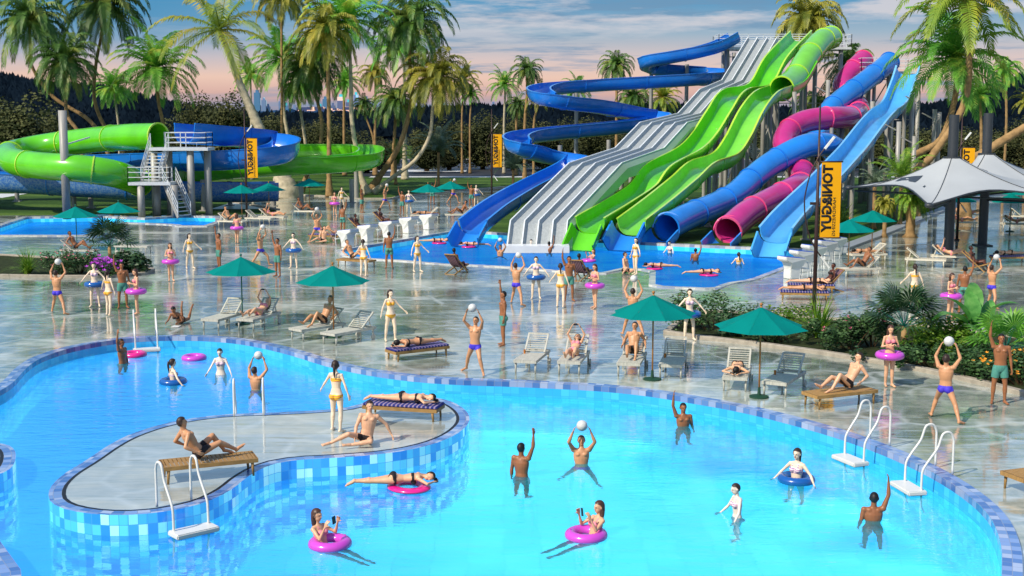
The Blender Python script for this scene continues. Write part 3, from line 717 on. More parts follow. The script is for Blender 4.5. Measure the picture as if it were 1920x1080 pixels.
for px, top, wpx, m, lb in city:
    Y = 1500 + rnd.uniform(-60, 60); k = FPX / Y; wd = wpx / k; h = D(px, top, Y).z
    r = empty('city_tower', (D(px, 200, Y).x, Y, -1)); tag(r, lb, 'skyscraper', cg)
    mb = MB(); mb.box((0, 0, h / 2), (wd, wd, h)); mb.build('walls', m, r)
    mb = MB(); mb.box((0, 0, h + 1.5), (wd * .5, wd * .5, 3)); mb.build('roof_plant', m_tl if rnd.random() < .4 else m, r)
mb = MB()
for i in range(90):
    px = rnd.uniform(560, 720) if i % 3 else rnd.uniform(400, 950); Y = rnd.uniform(1280, 1450)
    p = D(px, 211, Y); w_ = rnd.uniform(6, 16); h = rnd.uniform(3, 14) * (1.0 if 560 < px < 720 else .6)
    mb.box((p.x, Y, h / 2), (w_, w_, h))
tag(mb.build('low_city_buildings', tower_mat('low_city_wall', '3c4a70', 'ffc8a0', .4, .22, .3, 1.2)), 'mass of low lit city buildings far beyond the wood', 'city', kind='stuff')
# ------------------------------------------------------------------ slides
def plastic(name, c, var=.06, coat=.6, rough=.22, trans=0.0):
    m, t = newmat(name); cc0 = hexc(c)
    nz = t.noise(t.coord('Object', (1, 1, 1)), .7, 3)
    cc = t.ramp(nz, [(.35, tuple(x * (1 - var * 2) for x in cc0[:3]) + (1,)), (.65, tuple(min(1, x * (1 + var)) for x in cc0[:3]) + (1,))])
    g = t.noise(t.coord('Object'), 2.5, 5, .7)
    cc = t.mix(t.math('MULTIPLY', t.ramp(g, [(.5, gray(0)), (.75, gray(1))]), .25), cc, tuple(x * .6 + .08 for x in cc0[:3]) + (1,))
    b = t.n('ShaderNodeBsdfPrincipled', {'Base Color': cc, 'Roughness': rough, 'Coat Weight': coat, 'Coat Roughness': .05, 'Specular IOR Level': .5})
    sh = b.outputs[0]
    if trans: sh = t.n('ShaderNodeMixShader', {0: trans, 1: sh, 2: t.n('ShaderNodeBsdfTranslucent', {0: cc}).outputs[0]}).outputs[0]
    t.out(sh); return m
S_green = plastic('green_gelcoat', '68d41a', trans=.12)
S_green2 = plastic('light_green_gelcoat', '84de48', trans=.12)
S_lime = plastic('lime_gelcoat_rim', 'b8e03c')
S_blue = plastic('blue_gelcoat', '2084de')
S_dblue = plastic('deep_blue_gelcoat', '1a78d4')
S_lblue = plastic('light_blue_gelcoat', '54b6f2', trans=.1)
S_pink = plastic('magenta_gelcoat', 'c42c80')
S_pinkr = plastic('pink_flange_gelcoat', 'f05088')
S_blur = plastic('pale_blue_rim', '6ca8f4')
def speckle(name, base, spk):
    m, t = newmat(name)
    n = t.noise(t.coord('Object'), 7, 3, .8)
    cc = t.ramp(n, [(.46, hexc(base)), (.56, hexc(spk))])
    t.out(t.n('ShaderNodeBsdfPrincipled', {'Base Color': cc, 'Roughness': .45, 'Coat Weight': .2}).outputs[0]); return m
S_spk = speckle('speckled_blue_outer_skin', '2a68b4', '6c90b8')
S_grey = speckle('grey_slide_laminate', '9ca2a2', 'a8aeae')
S_gside = mat('grey_green_slide_side', '8aa888', .4, .5, .12, .4)
S_white = mat('white_gelcoat', 'e4e8ea', .3, .5, .06, 2)
def u_prof(w, h, th=.06, n=12, lipw=.10):
    """closed trough section, inner half ellipse with walls"""
    inner = []
    for k in range(n + 1):
        a = math.pi * k / n
        inner.append((-(w / 2) * math.copysign(abs(math.cos(a)) ** .62, math.cos(a)), h - h * math.sin(a) ** .8))
    outer = [(w / 2 + lipw, h + .0), (w / 2 + lipw, h - .05), (w / 2 + th, h - .06)]
    for k in range(n, -1, -1):
        a = math.pi * k / n
        outer.append((-(w / 2 + th) * math.copysign(abs(math.cos(a)) ** .62, math.cos(a)), h - .06 - (h) * math.sin(a) ** .8))
    outer += [(-w / 2 - th, h - .06), (-w / 2 - lipw, h - .05), (-w / 2 - lipw, h)]
    return inner + outer
def circ(r, n=20): return [(r * math.cos(2 * math.pi * k / n), r * math.sin(2 * math.pi * k / n)) for k in range(n)]
def tube_run(root, path, r, m, mrim, step=4.2, name='tube', first=True):
    path = resample(catmull(path, 10), .45)
    mb = MB(); mb.sweep(path, circ(r), closed=True, ends=False); mb.build(name, m, root, world=True, smooth=True, recalc=False)
    mb = MB(); mb.sweep(path, circ(r - .05), closed=True, ends=False); mb.build('inner_skin', m, root, world=True, smooth=True, recalc=False)
    k = max(2, int(step / .45))
    for i in list(range(0, len(path) - 1, k)) + [len(path) - 1]:
        a = path[max(0, i - 1)]; b = path[min(len(path) - 1, i + 1)]; tt = (b - a).normalized(); l, u = frame_from(tt)
        mb = MB(); prof = [(r - .06, -.05), (r + .055, -.05), (r + .055, .05), (r - .06, .05)]
        vs = []; n = 24
        for q in range(n):
            an = 2 * math.pi * q / n
            for rr, z in prof: vs.append(path[i] + (l * math.cos(an) + u * math.sin(an)) * rr + tt * z)
        fs = [(q * 4 + z, q * 4 + (z + 1) % 4, ((q + 1) % n) * 4 + (z + 1) % 4, ((q + 1) % n) * 4 + z) for q in range(n) for z in range(4)]
        mb.add(vs, fs); mb.build('flange', mrim, root, world=True, smooth=False)
    return path
def trough_run(root, path, w, h, m, mrim, seams=4.5, name='trough', mout=None, n=10):
    path = resample(catmull(path, n), .5)
    prof = u_prof(w, h); ni = 13
    mb = MB(); mb.sweep(path, prof, closed=True)
    if mout:
        np_ = len(prof)
        for i in range(int(len(path) * .44), len(path) - 1):
            for k in range(ni + 1, np_ - 2): mb.mi[i * np_ + k] = 1
    mb.build(name, [m, mout] if mout else m, root, world=True, sharp=40)
    rim = MB()
    for sg in (-1, 1): rim.sweep(path, [(sg * (w / 2 + .05) + a, h + b) for a, b in ((-.07, .0), (.07, .0), (.07, .035), (-.07, .035))], closed=True)
    rim.build('rim', mrim, root, world=True)
    if seams:
        st = int(seams / .5); po = [(a * 1.035, b * 1.03 - .05) for a, b in prof[ni:]]
        for i in range(st, len(path) - st // 2, st):
            sb = MB(); a = path[i]; tt = (path[i + 1] - path[i - 1]).normalized()
            sb.sweep([a - tt * .05, a + tt * .05], [(x, z) for x, z in po[2:-2]] + [(x * .97, z + .05) for x, z in po[2:-2][::-1]], closed=True); sb.build('seam_flange', m, root, world=True)
    return path
def slide_root(name, label, cat, p):
    r = empty(name, (p.x, p.y, 0)); tag(r, label, cat); return r
def posts(root, items, r=.16, name='support_post', m=None):
    for (p, top) in items:
        mb = MB(); mb.tube([(p.x, p.y, -.05), (p.x, p.y, top)], r, 10)
        mb.box((p.x, p.y, .0), (r * 3.2, r * 3.2, .08)); mb.build(name, m or m_steel, root, world=True, sharp=40)
def plan_path(pxs, p0, p1):
    """points on the vertical plane through plan points p0, p1"""
    out = []
    dx, dy = p1[0] - p0[0], p1[1] - p0[1]
    for px, py in pxs:
        d = ray(px, py)   # camera at plan origin: solve t*(d.x,d.y) = p0 + s*(dx,dy)
        det = d.x * (-dy) + dx * d.y
        t = (p0[0] * (-dy) + dx * p0[1]) / det
        out.append(Vector((d.x * t, d.y * t, CAMH + d.z * t)))
    return out
def X(px, Y): return (px - 960) / FPX * Y / math.cos(PITCH) * 1.0
# grey racing slide --------------------------------------------------
YB, YT = 76.5, 115.0
lp = [(957, 413), (1067, 305), (1153, 277), (1200, 229), (1271, 212), (1312, 167), (1353, 150), (1402, 70)]
pb, pt_ = D(957, 413, YB), D(1402, 70, YT)
path = plan_path(lp, (pb.x, pb.y), (pt_.x, pt_.y))
start = Vector((path[0].x - (path[1].x - path[0].x) * .06, YB - 1.2, -.35))
gr = slide_root('racing_slide', 'wide grey four-lane racing slide dropping in steps from the high tower', 'water slide', path[0])
W_ = 3.35; nl = 4; dv = .055
gp = [start + Vector((0, .0, 0))] + path
# smooth slightly the kinks
den = []
for i in range(len(gp) - 1):
    for k in range(8): den.append(gp[i].lerp(gp[i + 1], k / 8))
den.append(gp[-1])
def lane_profile(p, hgt=.55):
    return hgt
mbL = MB(); top_h = .0; deep = .24
prof_lane = []
for l in range(nl):
    x0 = l * W_ / nl + dv / 2; x1 = (l + 1) * W_ / nl - dv / 2
    mb = MB(); mb.sweep(den, [(x0, -deep + .16), (x0 + .14, -deep), (x1 - .14, -deep), (x1, -deep + .16)], lat=(1, 0, 0)); mb.build('lane', S_grey, gr, world=True)
for l in range(nl + 1):
    x = l * W_ / nl
    mb = MB(); mb.sweep(den, [(x - dv / 2, -deep + .1), (x + dv / 2, -deep + .1), (x + dv / 2, -.02), (x - dv / 2, -.02)], closed=True, lat=(1, 0, 0)); mb.build('divider', S_grey, gr, world=True)
    mb = MB(); mb.sweep(den, [(x - dv / 2 - .012, -.022), (x + dv / 2 + .012, -.022), (x + dv / 2 + .006, .02), (x - dv / 2 - .006, .02)], closed=True, lat=(1, 0, 0)); mb.build('divider_cap', S_white, gr, world=True)
mb = MB(); mb.sweep(den, [(-.08, -deep - .05), (W_ + .08, -deep - .05), (W_ + .08, -deep - .55), (-.08, -deep - .55)], closed=True, lat=(1, 0, 0)); mb.build('underside', S_gside, gr, world=True)
mb = MB(); mb.sweep(den, [(W_ + .03, -.05), (W_ + .42, -.35), (W_ + .52, -deep - .75), (W_ + .06, -deep - .75)], closed=True, lat=(1, 0, 0)); mb.build('side_fairing', S_gside, gr, world=True, smooth=False)
# white splash lip
mb = MB(); s0 = gp[0]
mb.box((s0.x + W_ / 2, s0.y - .35, -.22), (W_ + .5, 1.3, .5)); mb.build('splash_lip', S_white, gr, world=True)
posts(gr, [(path[i] + Vector((W_ / 2 + dx, 0, 0)), path[i].z - 1.1) for i in (1, 2, 3, 4, 5, 6) for dx in (-1.2, 1.2)], .15)
# green wide trough ---------------------------------------------------
def troughslide(name, label, pxs, Y0, Y1, w, h, m, mrim, lipm=None, ns=6, mout=None):
    a, b = D(*pxs[0], Y0), D(*pxs[-1], Y1)
    pth = plan_path(pxs, (a.x, a.y), (b.x, b.y))
    t0 = (pth[0] - pth[1]); t0.z = 0; t0.normalize()
    root = slide_root(name, label, 'water slide', pth[0])
    pp = pth
    run = trough_run(root, pp, w, h, m, mrim, mout=mout)
    # exit lip dipping into the pool
    e = pth[0] + t0 * 1.2; e.z = -.62
    mb = MB(); mb.sweep([e, pth[0] + t0 * .02 + Vector((0, 0, -.05))], u_prof(w * 1.03, h * 1.0), closed=True); mb.build('exit_lip', lipm or m, root, world=True, sharp=40)
    k = len(run) // ns
    posts(root, [(run[i], run[i].z - .05) for i in range(k, len(run) - 2, k)], .15)
    return root, pth
gs1 = [(1108, 437), (1162, 404), (1208, 372), (1236, 336), (1294, 303), (1324, 272), (1352, 228), (1378, 192), (1427, 178), (1458, 126), (1503, 78)]
troughslide('open_slide', 'bright green open wave slide next to the grey racing slide', gs1, 76.5, 114, 1.75, .95, S_green, S_lime)
gs2 = [(1186, 440), (1235, 402), (1285, 360), (1318, 330), (1362, 312), (1387, 278), (1412, 228), (1437, 196), (1464, 184)]
a = D(1186, 440, 76.5); b = D(1560, 72, 114)
gp2 = plan_path(gs2, (a.x, a.y), (b.x, b.y))
r2 = slide_root('half_tube_slide', 'light green slide, tube at top, opening into a trough with blue exit', 'water slide', gp2[0])
run = trough_run(r2, gp2, 1.7, .95, S_green2, S_lime)
t0 = (gp2[0] - gp2[1]); t0.z = 0; t0.normalize()
mb = MB(); e = gp2[0] + t0 * 1.3; e.z = -.62; mb.sweep([e, gp2[0] + t0 * .0 + Vector((0, 0, -.12))], u_prof(1.95, 1.2, lipw=.12), closed=True); mb.build('exit_lip', S_blue, r2, world=True, sharp=40)
tp = plan_path([(1466, 166), (1490, 148), (1512, 112), (1538, 79), (1558, 70)], (a.x, a.y), (b.x, b.y))
tube_run(r2, tp, .95, S_green2, S_lime, 4.4)
tl_ = trough_run(r2, [gp2[-1]] + [p - Vector((0, 0, .92)) for p in tp[1:3]], 1.9, .9, S_green2, S_green, seams=0, name='lower_trough')
posts(r2, [(run[i], run[i].z - .05) for i in range(12, len(run) - 2, 14)] + [(tp[2], tp[2].z - .9), (tp[1], tp[1].z - 1)], .15)
# blue tube -----------------------------------------------------------
r3 = slide_root('tube_slide', 'long royal blue enclosed tube slide with a loop under the magenta one', 'water slide', D(1251, 425, 77.3))
bt = [(1251, 426, 77.3), (1293, 405, 79.5), (1340, 386, 82), (1380, 364, 84), (1411, 335, 86), (1451, 304, 88), (1510, 274, 89.5), (1553, 272, 91.5), (1566, 284, 94.5), (1548, 268, 98), (1534, 240, 100), (1556, 207, 102), (1582, 183, 104), (1616, 157, 106), (1649, 132, 108.5), (1668, 116, 110)]
rn = tube_run(r3, [D(*q) for q in bt], .83, S_blue, S_dblue, 4.0)
def exit_trough(root, path, r, m, mrim):
    t0 = (path[0] - path[1]); t0.z = 0; t0.normalize(); e = path[0] + t0 * 1.35; e.z = -.62
    s = path[0] + Vector((0, 0, -r - .02))
    mb = MB(); mb.sweep([e, s], u_prof(2 * r + .12, r * 1.05, lipw=.1), closed=True); mb.build('exit_trough', m, root, world=True, sharp=40)
exit_trough(r3, rn, .83, S_blue, S_blur)
mb = MB(); mb.tube([rn[0] + Vector((.0, -.05, 0)) + Vector((math.cos(a) * .87, 0, math.sin(a) * .87)) for a in [math.pi * k / 14 for k in range(15)]], .07, 6); mb.build('exit_rim', S_blur, r3, world=True, smooth=True)
posts(r3, [(D(1353, 380, 82.7), 1.6), (D(1440, 312, 87.6), 4.2), (D(1575, 280, 93.5), 4.3), (D(1600, 170, 105), 9.0), (D(1640, 140, 107.5), 10.3)], .15)
r4 = slide_root('spiral_tube_slide', 'magenta enclosed tube slide twisting around the blue one', 'water slide', D(1366, 432, 76.5))
pk = [(1366, 432, 76.5), (1400, 402, 78.5), (1443, 378, 81), (1484, 357, 83), (1507, 340, 86.5), (1500, 318, 89), (1484, 296, 91.5), (1470, 268, 93.5), (1484, 241, 95), (1516, 226, 96), (1560, 221, 97), (1596, 219, 99.5), (1611, 206, 104), (1598, 188, 108), (1580, 166, 110), (1585, 148, 111), (1606, 124, 112), (1619, 112, 113)]
rn = tube_run(r4, [D(*q) for q in pk], .83, S_pink, S_pinkr, 3.6)
exit_trough(r4, rn, .83, S_blue, S_blur)
mb = MB(); mb.tube([rn[0] + Vector((.0, -.05, 0)) + Vector((math.cos(a) * .87, 0, math.sin(a) * .87)) for a in [math.pi * k / 14 for k in range(15)]], .06, 6); mb.build('exit_rim', S_pinkr, r4, world=True, smooth=True)
posts(r4, [(D(1484, 357, 83.2), 2.0), (D(1478, 262, 91), 5.3), (D(1560, 225, 96), 6.5), (D(1580, 160, 103.5), 9)], .15)
lb = [(1456, 455), (1478, 428), (1503, 402), (1545, 360), (1576, 326), (1603, 295), (1637, 250), (1657, 228), (1678, 210), (1694, 172), (1704, 140)]
troughslide('wave_slide', 'light blue open wave slide at the right end of the slide row', lb, 73.0, 108, 1.75, .9, S_lblue, plastic('pale_edge', '78c4f4'))
# serpentine ----------------------------------------------------------
r5 = slide_root('serpentine_slide', 'deep blue open slide snaking down the left side of the grey one', 'water slide', D(890, 430, 79))
sp_ = [(890, 440, 79), (930, 408, 82), (975, 380, 86), (1028, 352, 90), (1070, 330, 93), (1080, 318, 95), (1050, 310, 95.5), (1015, 304, 95), (980, 292, 94), (967, 280, 95.5), (985, 270, 99), (1040, 262, 101.5), (1100, 256, 103), (1180, 248, 105), (1232, 240, 107.5), (1228, 230, 109.5), (1190, 225, 108), (1120, 212, 104), (1060, 205, 102), (1022, 197, 102), (1010, 187, 104.5), (1035, 178, 108), (1100, 172, 110), (1200, 166, 111), (1300, 160, 112), (1344, 156, 115), (1335, 148, 118), (1290, 145, 118), (1240, 142, 116.5), (1215, 134, 116), (1225, 125, 115), (1260, 118, 114.5), (1310, 108, 114.5), (1350, 97, 115), (1382, 80, 115.5)]
rn5 = trough_run(r5, [D(*q) for q in sp_], 1.75, .95, S_dblue, S_blue, seams=5.5, n=8)
e = D(890, 440, 79) + Vector((-.5, -1.3, 0)); e.z = -.6
mb = MB(); mb.sweep([e, D(890, 440, 79)], u_prof(1.85, 1.0), closed=True); mb.build('exit_lip', S_blue, r5, world=True, sharp=40)
posts(r5, [(D(1050, 300, 97), 5.2), (D(1080, 300, 108.5), 9.2), (D(1141, 300, 101.5), 5.5), (D(1183, 300, 109.5), 7.7), (D(1285, 300, 116.5), 11.8), (D(1080, 300, 102), 3.6), (D(1352, 300, 119), 14.5), (D(1219, 300, 117), 12)], .17)
# towers --------------------------------------------------------------
def railing(mb, a, b, h=1.1, rails=3, post=1.2, w=.05):
    a = Vector(a); b = Vector(b); L = (b - a).length; n = max(1, int(L / post))
    for k in range(1, rails + 1): mb.bar(a + Vector((0, 0, h * k / rails)), b + Vector((0, 0, h * k / rails)), w)
    for i in range(n + 1):
        p = a.lerp(b, i / n); mb.bar(p, p + Vector((0, 0, h)), w)
def stairs(root, a, b, wd, wdir, m=None, rail=True, treads=12):
    a = Vector(a); b = Vector(b); wv = Vector(wdir).normalized() * wd / 2
    mb = MB()
    for i in range(treads):
        p = a.lerp(b, (i + .5) / treads); mb.bar(p - wv, p + wv, .28, .05)
    mb.build('treads', m_rail, root, world=True)
    mb = MB()
    for sg in (-1, 1): mb.bar(a + wv * sg * 1.03, b + wv * sg * 1.03, .06, .22)
    mb.build('stringers', m_steel, root, world=True)
    if rail:
        mb = MB()
        for sg in (-1, 1): railing(mb, a + wv * sg * 1.04, b + wv * sg * 1.04, 1.05, 3, .8)
        mb.build('stair_railing', m_rail, root, world=True)
def tower(name, label, x0, x1, y0, y1, z, fronts, cols_, back=True):
    r = empty(name, ((x0 + x1) / 2, y0, 0)); tag(r, label, 'slide tower')
    mb = MB(); mb.box(((x0 + x1) / 2, (y0 + y1) / 2, z - .1), (x1 - x0, y1 - y0, .2)); mb.build('platform_deck', m_rail, r, world=True)
    mb = MB(); railing(mb, (x0, y1, z), (x1, y1, z)); railing(mb, (x0, y0, z), (x0, y1, z)); railing(mb, (x1, y0, z), (x1, y1, z)); railing(mb, (x0, y0, z), (x1, y0, z)); mb.build('railing', m_rail, r, world=True)
    for cx_, cy_ in cols_:
        mb = MB(); mb.tube([(cx_, cy_, -.05), (cx_, cy_, z - .2)], .2, 10); mb.build('leg', m_steel, r, world=True, smooth=True)
    mb = MB()
    cs = cols_
    for i in range(len(cs) - 1):
        for q in range(3):
            za = z * (q + .2) / 3.3; zb = z * (q + 1.1) / 3.3
            mb.bar((cs[i][0], cs[i][1], za), (cs[i + 1][0], cs[i + 1][1], zb), .07)
            mb.bar((cs[i][0], cs[i][1], zb), (cs[i + 1][0], cs[i + 1][1], zb), .07)
    mb.build('bracing', m_steel, r, world=True)
    return r
zt = D(1400, 88, 115).z
xa, xb = D(1345, 90, 116).x, D(1592, 90, 116).x
T1 = tower('slide_tower', 'tall steel tower carrying the railed platform at the top of the highest slides', xa, xb, 115.2, 118.5, zt, None, [(xa + .8 + (xb - xa - 1.6) * k / 6, 115.6 + (2.4 if k % 2 else 0)) for k in range(7)])
for q in range(5):   # switchback stair under the tower
    z0 = zt * q / 5; z1 = zt * (q + 1) / 5; xs = D(1405, 200, 112).x; xe = D(1475, 200, 112).x
    A, B = ((xs, 119.6, z0), (xe, 119.6, z1)) if q % 2 == 0 else ((xe, 121.2, z0), (xs, 121.2, z1))
    stairs(T1, A, B, 1.2, (0, 1, 0), treads=11)
for k in (0, 1, 2, 3):
    px = (1400, 1480, 1400, 1480)[k]; yy = (119.1, 119.1, 122.0, 122.0)[k]; x_ = D(px, 200, 112).x
    mb = MB(); mb.tube([(x_, yy, -.05), (x_, yy, zt - .3)], .17, 10); mb.build('leg', m_steel, T1, world=True, smooth=True)
z2 = D(1650, 134, 111).z; x2, x3 = D(1612, 134, 111).x, D(1722, 134, 111).x
T2 = tower('lower_slide_tower', 'lower steel tower behind the tops of the blue and magenta tubes', x2, x3, 110.5, 114, z2, None, [(x2 + .4 + (x3 - x2 - .8) * k / 4, 111 + (2.4 if k % 2 else 0)) for k in range(5)])
stairs(T2, (D(1590, 300, 113).x, 114.8, 0), (D(1622, 200, 113).x, 114.8, z2 * .55), 1.2, (0, 1, 0), treads=14)
# extra thin posts standing behind the light blue slide
for i, (px, top, Yp) in enumerate([(1548, 150, 104), (1577, 235, 98), (1683, 228, 93), (1713, 255, 96), (1717, 170, 101), (1749, 205, 101), (1758, 210, 103), (1486, 62 + 110, 100), (1632, 190, 103)]):
    pb = D(px, 300, Yp); zt_ = D(px, top, Yp).z
    r = empty('steel_post', (pb.x, Yp, 0)); tag(r, ['steel post left of the banner, in front of the magenta tube', 'steel post under the blue tube bend', 'steel post below the light blue slide shoulder', 'steel post nearest the bushy palm', 'steel post under the top of the light blue slide', 'taller of the thin posts behind the palm fronds', 'steel post beside the taller thin one', 'steel post under the light green tube', 'steel post under the upper blue tube'][i], 'steel post', 'free standing slide posts')
    mb = MB(); mb.tube([(0, 0, -.05), (0, 0, zt_)], .17, 10); mb.build('shaft', m_steel, r, smooth=True)
    mb = MB(); mb.bar((0, 0, zt_ * .9), (-1.0, -.1, zt_ * .9 + .5), .08); mb.build('bracket', m_steel, r)
# ---------------------------------------------------------------- left slide group
r6 = slide_root('curved_tube_slide', 'lime green tube slide bending round at the far left and opening into a trough', 'water slide', D(297, 256, 97))
lt = [(297, 256, 98), (240, 257, 100), (180, 262, 103), (100, 272, 105), (40, 283, 104), (16, 292, 101), (30, 304, 98), (80, 311, 96), (140, 315, 95), (200, 323, 95.5), (232, 331, 97), (262, 343, 100)]
rn = tube_run(r6, [D(*q) for q in lt], 1.0, S_green, S_lime, 6.0)
gt = [(262, 356, 100), (300, 352, 103), (360, 342, 106), (440, 334, 108), (540, 328, 108), (620, 324, 109), (680, 318, 112), (697, 308, 116), (680, 300, 121), (620, 298, 124), (540, 298, 125)]
trough_run(r6, [D(*q) for q in gt], 2.1, 1.35, S_green, S_green2, seams=5)
posts(r6, [(D(512, 330, 107), 1.9), (D(564, 330, 110), 1.9), (D(659, 330, 111), 2.0), (D(668, 330, 116), 2.6), (D(430, 330, 108), 2.0)], .2)
r7 = slide_root('blue_trough_slide', 'deep blue open slide looping behind the platform tower down to the lawn', 'water slide', D(345, 262, 98))
bl = [(345, 268, 98.5), (400, 272, 101), (460, 276, 104), (505, 282, 107), (535, 292, 106), (530, 304, 103), (490, 312, 101), (420, 318, 101), (330, 320, 104), (230, 322, 108), (120, 325, 112), (20, 330, 114), (-60, 336, 112), (-90, 345, 107), (-40, 356, 103.5), (60, 362, 102.5), (200, 371, 102), (330, 376, 102.5), (440, 378, 103.5), (520, 376, 104.5)]
trough_run(r7, [D(*q) for q in bl], 2.1, 1.45, S_dblue, S_blue, seams=6, mout=S_spk)
posts(r7, [(D(137, 340, 103), 1.2), (D(169, 345, 105), 1.4), (D(380, 330, 102), 2.4), (D(30, 330, 113), 2.4)], .2)
# platform tower left
def LX(px, Y): return D(px, 300, Y).x
zu = D(340, 279, 97.5).z; zl = D(280, 344, 96).z
T3 = empty('platform_tower', (LX(320, 97), 97, 0)); tag(T3, 'low steel platform with two flights of stairs beside the lime green tube', 'slide tower')
mb = MB(); mb.box(((LX(286, 97.5) + LX(396, 97.5)) / 2, 97.6, zu), (LX(396, 97.5) - LX(286, 97.5), 2.2, .22)); mb.build('platform_deck', m_rail, T3, world=True)
mb = MB(); mb.box(((LX(242, 96) + LX(321, 96)) / 2, 96.4, zl), (LX(321, 96) - LX(242, 96), 1.8, .22)); mb.build('landing', m_rail, T3, world=True)
mb = MB(); xl, xr, xm = LX(318, 97.5), LX(393, 97.5), LX(365, 97.5)
railing(mb, (xl, 96.55, zu + .1), (xr, 96.55, zu + .1)); railing(mb, (xr, 96.55, zu + .1), (xr, 98.65, zu + .1)); railing(mb, (LX(302, 97.5), 98.65, zu + .1), (xr, 98.65, zu + .1)); mb.build('railing', m_rail, T3, world=True)
mb = MB(); xl, xr = LX(242, 96), LX(320, 96)
railing(mb, (xl, 95.55, zl + .1), (xr, 95.55, zl + .1)); railing(mb, (xl, 95.55, zl + .1), (xl, 97.2, zl + .1)); railing(mb, (xr, 95.55, zl + .1), (xr, 96.2, zl + .1)); mb.build('landing_railing', m_rail, T3, world=True)
stairs(T3, (LX(276, 96), 96.6, zl + .1), (LX(301, 97), 96.9, zu + .1), 1.35, (1, -.15, 0), treads=10)
stairs(T3, (LX(345, 96), 95.6, 0), (LX(312, 96), 96.6, zl + .1), 1.3, (.55, 1, 0), treads=9)
for px, Yp, top in [(262, 95.8, zl), (292, 97.4, zl), (325, 95.7, zl), (317, 98.2, zu), (289, 98.4, zu), (357, 97.0, zu), (389, 97.8, zu)]:
    mb = MB(); mb.tube([(LX(px, Yp), Yp, -.05), (LX(px, Yp), Yp, top - .1)], .27, 10); mb.build('leg', m_steel, T3, world=True, smooth=True)
p = D(121, 300, 99.5); r = empty('support_mast', (p.x, 99.5 - 4.8, 0)); tag(r, 'tall steel mast holding the bend of the lime green tube', 'mast')
Yp = 94.5; r.location.y = Yp; p = D(121, 300, Yp); r.location.x = p.x; zt_ = D(119, 207, Yp).z
mb = MB(); mb.tube([(0, 0, -.05), (0, 0, zt_)], .3, 12); mb.build('shaft', m_steel, r, smooth=True)
mb = MB(); q0 = D(121, 340, Yp).z
mb.bar((0, 0, q0), (-1.7, 1.5, q0 + .9), .1); mb.bar((0, 0, q0 + .1), (3.6, 1.2, q0 + .15), .1); mb.bar((0, 0, q0 + .5), (1.3, 2, q0 + .9), .1); mb.build('bracket', m_rail, r); mb = MB(); mb.bar((0, 0, q0 + 2.6), (.9, 3, q0 + 3.1), .1); mb.build('bracket', m_rail, r)
# ------------------------------------------------------------------ people
def skin(name, c, sub=.08):
    m, t = newmat(name); c0 = hexc(c)
    nz = t.noise(t.coord('Object'), 5, 3)
    cc = t.ramp(nz, [(.3, tuple(x * .88 for x in c0[:3]) + (1,)), (.7, tuple(min(1, x * 1.08) for x in c0[:3]) + (1,))])
    t.out(t.n('ShaderNodeBsdfPrincipled', {'Base Color': cc, 'Roughness': .42, 'Specular IOR Level': .45, 'Subsurface Weight': 0.0}).outputs[0]); return m
K_light = skin('fair_skin', 'e0ac86'); K_pale = skin('pale_skin', 'efd6b8'); K_tan = skin('tanned_skin', 'cc946a'); K_dark = skin('brown_skin', '96603c'); K_deep = skin('deep_brown_skin', '5e3220'); K_wht = skin('very_pale_skin', 'ecdccb')
def cloth(name, c): return mat(name, c, .6, .3, .12, 20)
C_purple = cloth('purple_swim_briefs', '4a3cc8'); C_teal = cloth('teal_swim_trunks', '4f8f80'); C_black = cloth('black_swimwear', '241c1c'); C_pinkb = cloth('pink_bikini', 'e88f9c')
def stripe(name, cs):
    m, t = newmat(name)
    z = t.n('ShaderNodeSeparateXYZ', {0: t.coord('Object', (3, 0, 22))})
    v = t.math('FRACT', t.math('ADD', z.outputs[2], z.outputs[0]))
    cc = t.ramp(v, [(i / len(cs), hexc(c)) for i, c in enumerate(cs)], 'CONSTANT')
    t.out(t.n('ShaderNodeBsdfPrincipled', {'Base Color': cc, 'Roughness': .6}).outputs[0]); return m
C_yel = stripe('yellow_striped_bikini', ['f4b810', 'f8cc20', 'f4b810', 'b02060'])
C_str = stripe('pink_striped_bikini', ['f0e0e0', 'e8b8c8', '8030a0', 'f0e8d8'])
H_black = mat('black_hair', '17120f', .55, .4, .3, 30); H_brown = mat('brown_hair', '4a2c1c', .45, .5, .3, 30); H_dkb = mat('dark_brown_hair', '33241c', .5, .4, .3, 30)
m_eye = mat('eye', '1c1210', .2); m_lip = mat('lips', 'a04a44', .5)
def V(*a): return Vector(a)
class Fig: pass
def rings(mb, secs, n=16):
    """secs: (center, lateral vec * a, depth vec * b)"""
    vs = []
    for c, a, b in secs:
        for k in range(n):
            t_ = 2 * math.pi * k / n; vs.append(c + a * math.cos(t_) + b * math.sin(t_))
    fs = [(i * n + k, i * n + (k + 1) % n, (i + 1) * n + (k + 1) % n, (i + 1) * n + k) for i in range(len(secs) - 1) for k in range(n)]
    fs.append(tuple(range(n))[::-1]); fs.append(tuple((len(secs) - 1) * n + k for k in range(n)))
    mb.add(vs, fs)
def limb(mb, a, b, r1, r2, n=12, mid=None):
    pts = []; rs = []; d = (b - a); L = d.length; d = d / L
    for s in (-.95, -.75, -.4): pts.append(a + d * r1 * s); rs.append(r1 * math.sqrt(1 - s * s))
    for s in (0, .2, .4, .6, .8, 1):
        pts.append(a + d * L * s); r = r1 + (r2 - r1) * s
        if mid: r += mid * math.exp(-((s - .3) / .22) ** 2)
        rs.append(r)
    for s in (.4, .75, .95): pts.append(b + d * r2 * s); rs.append(r2 * math.sqrt(1 - s * s))
    mb.tube(pts, rs, n)
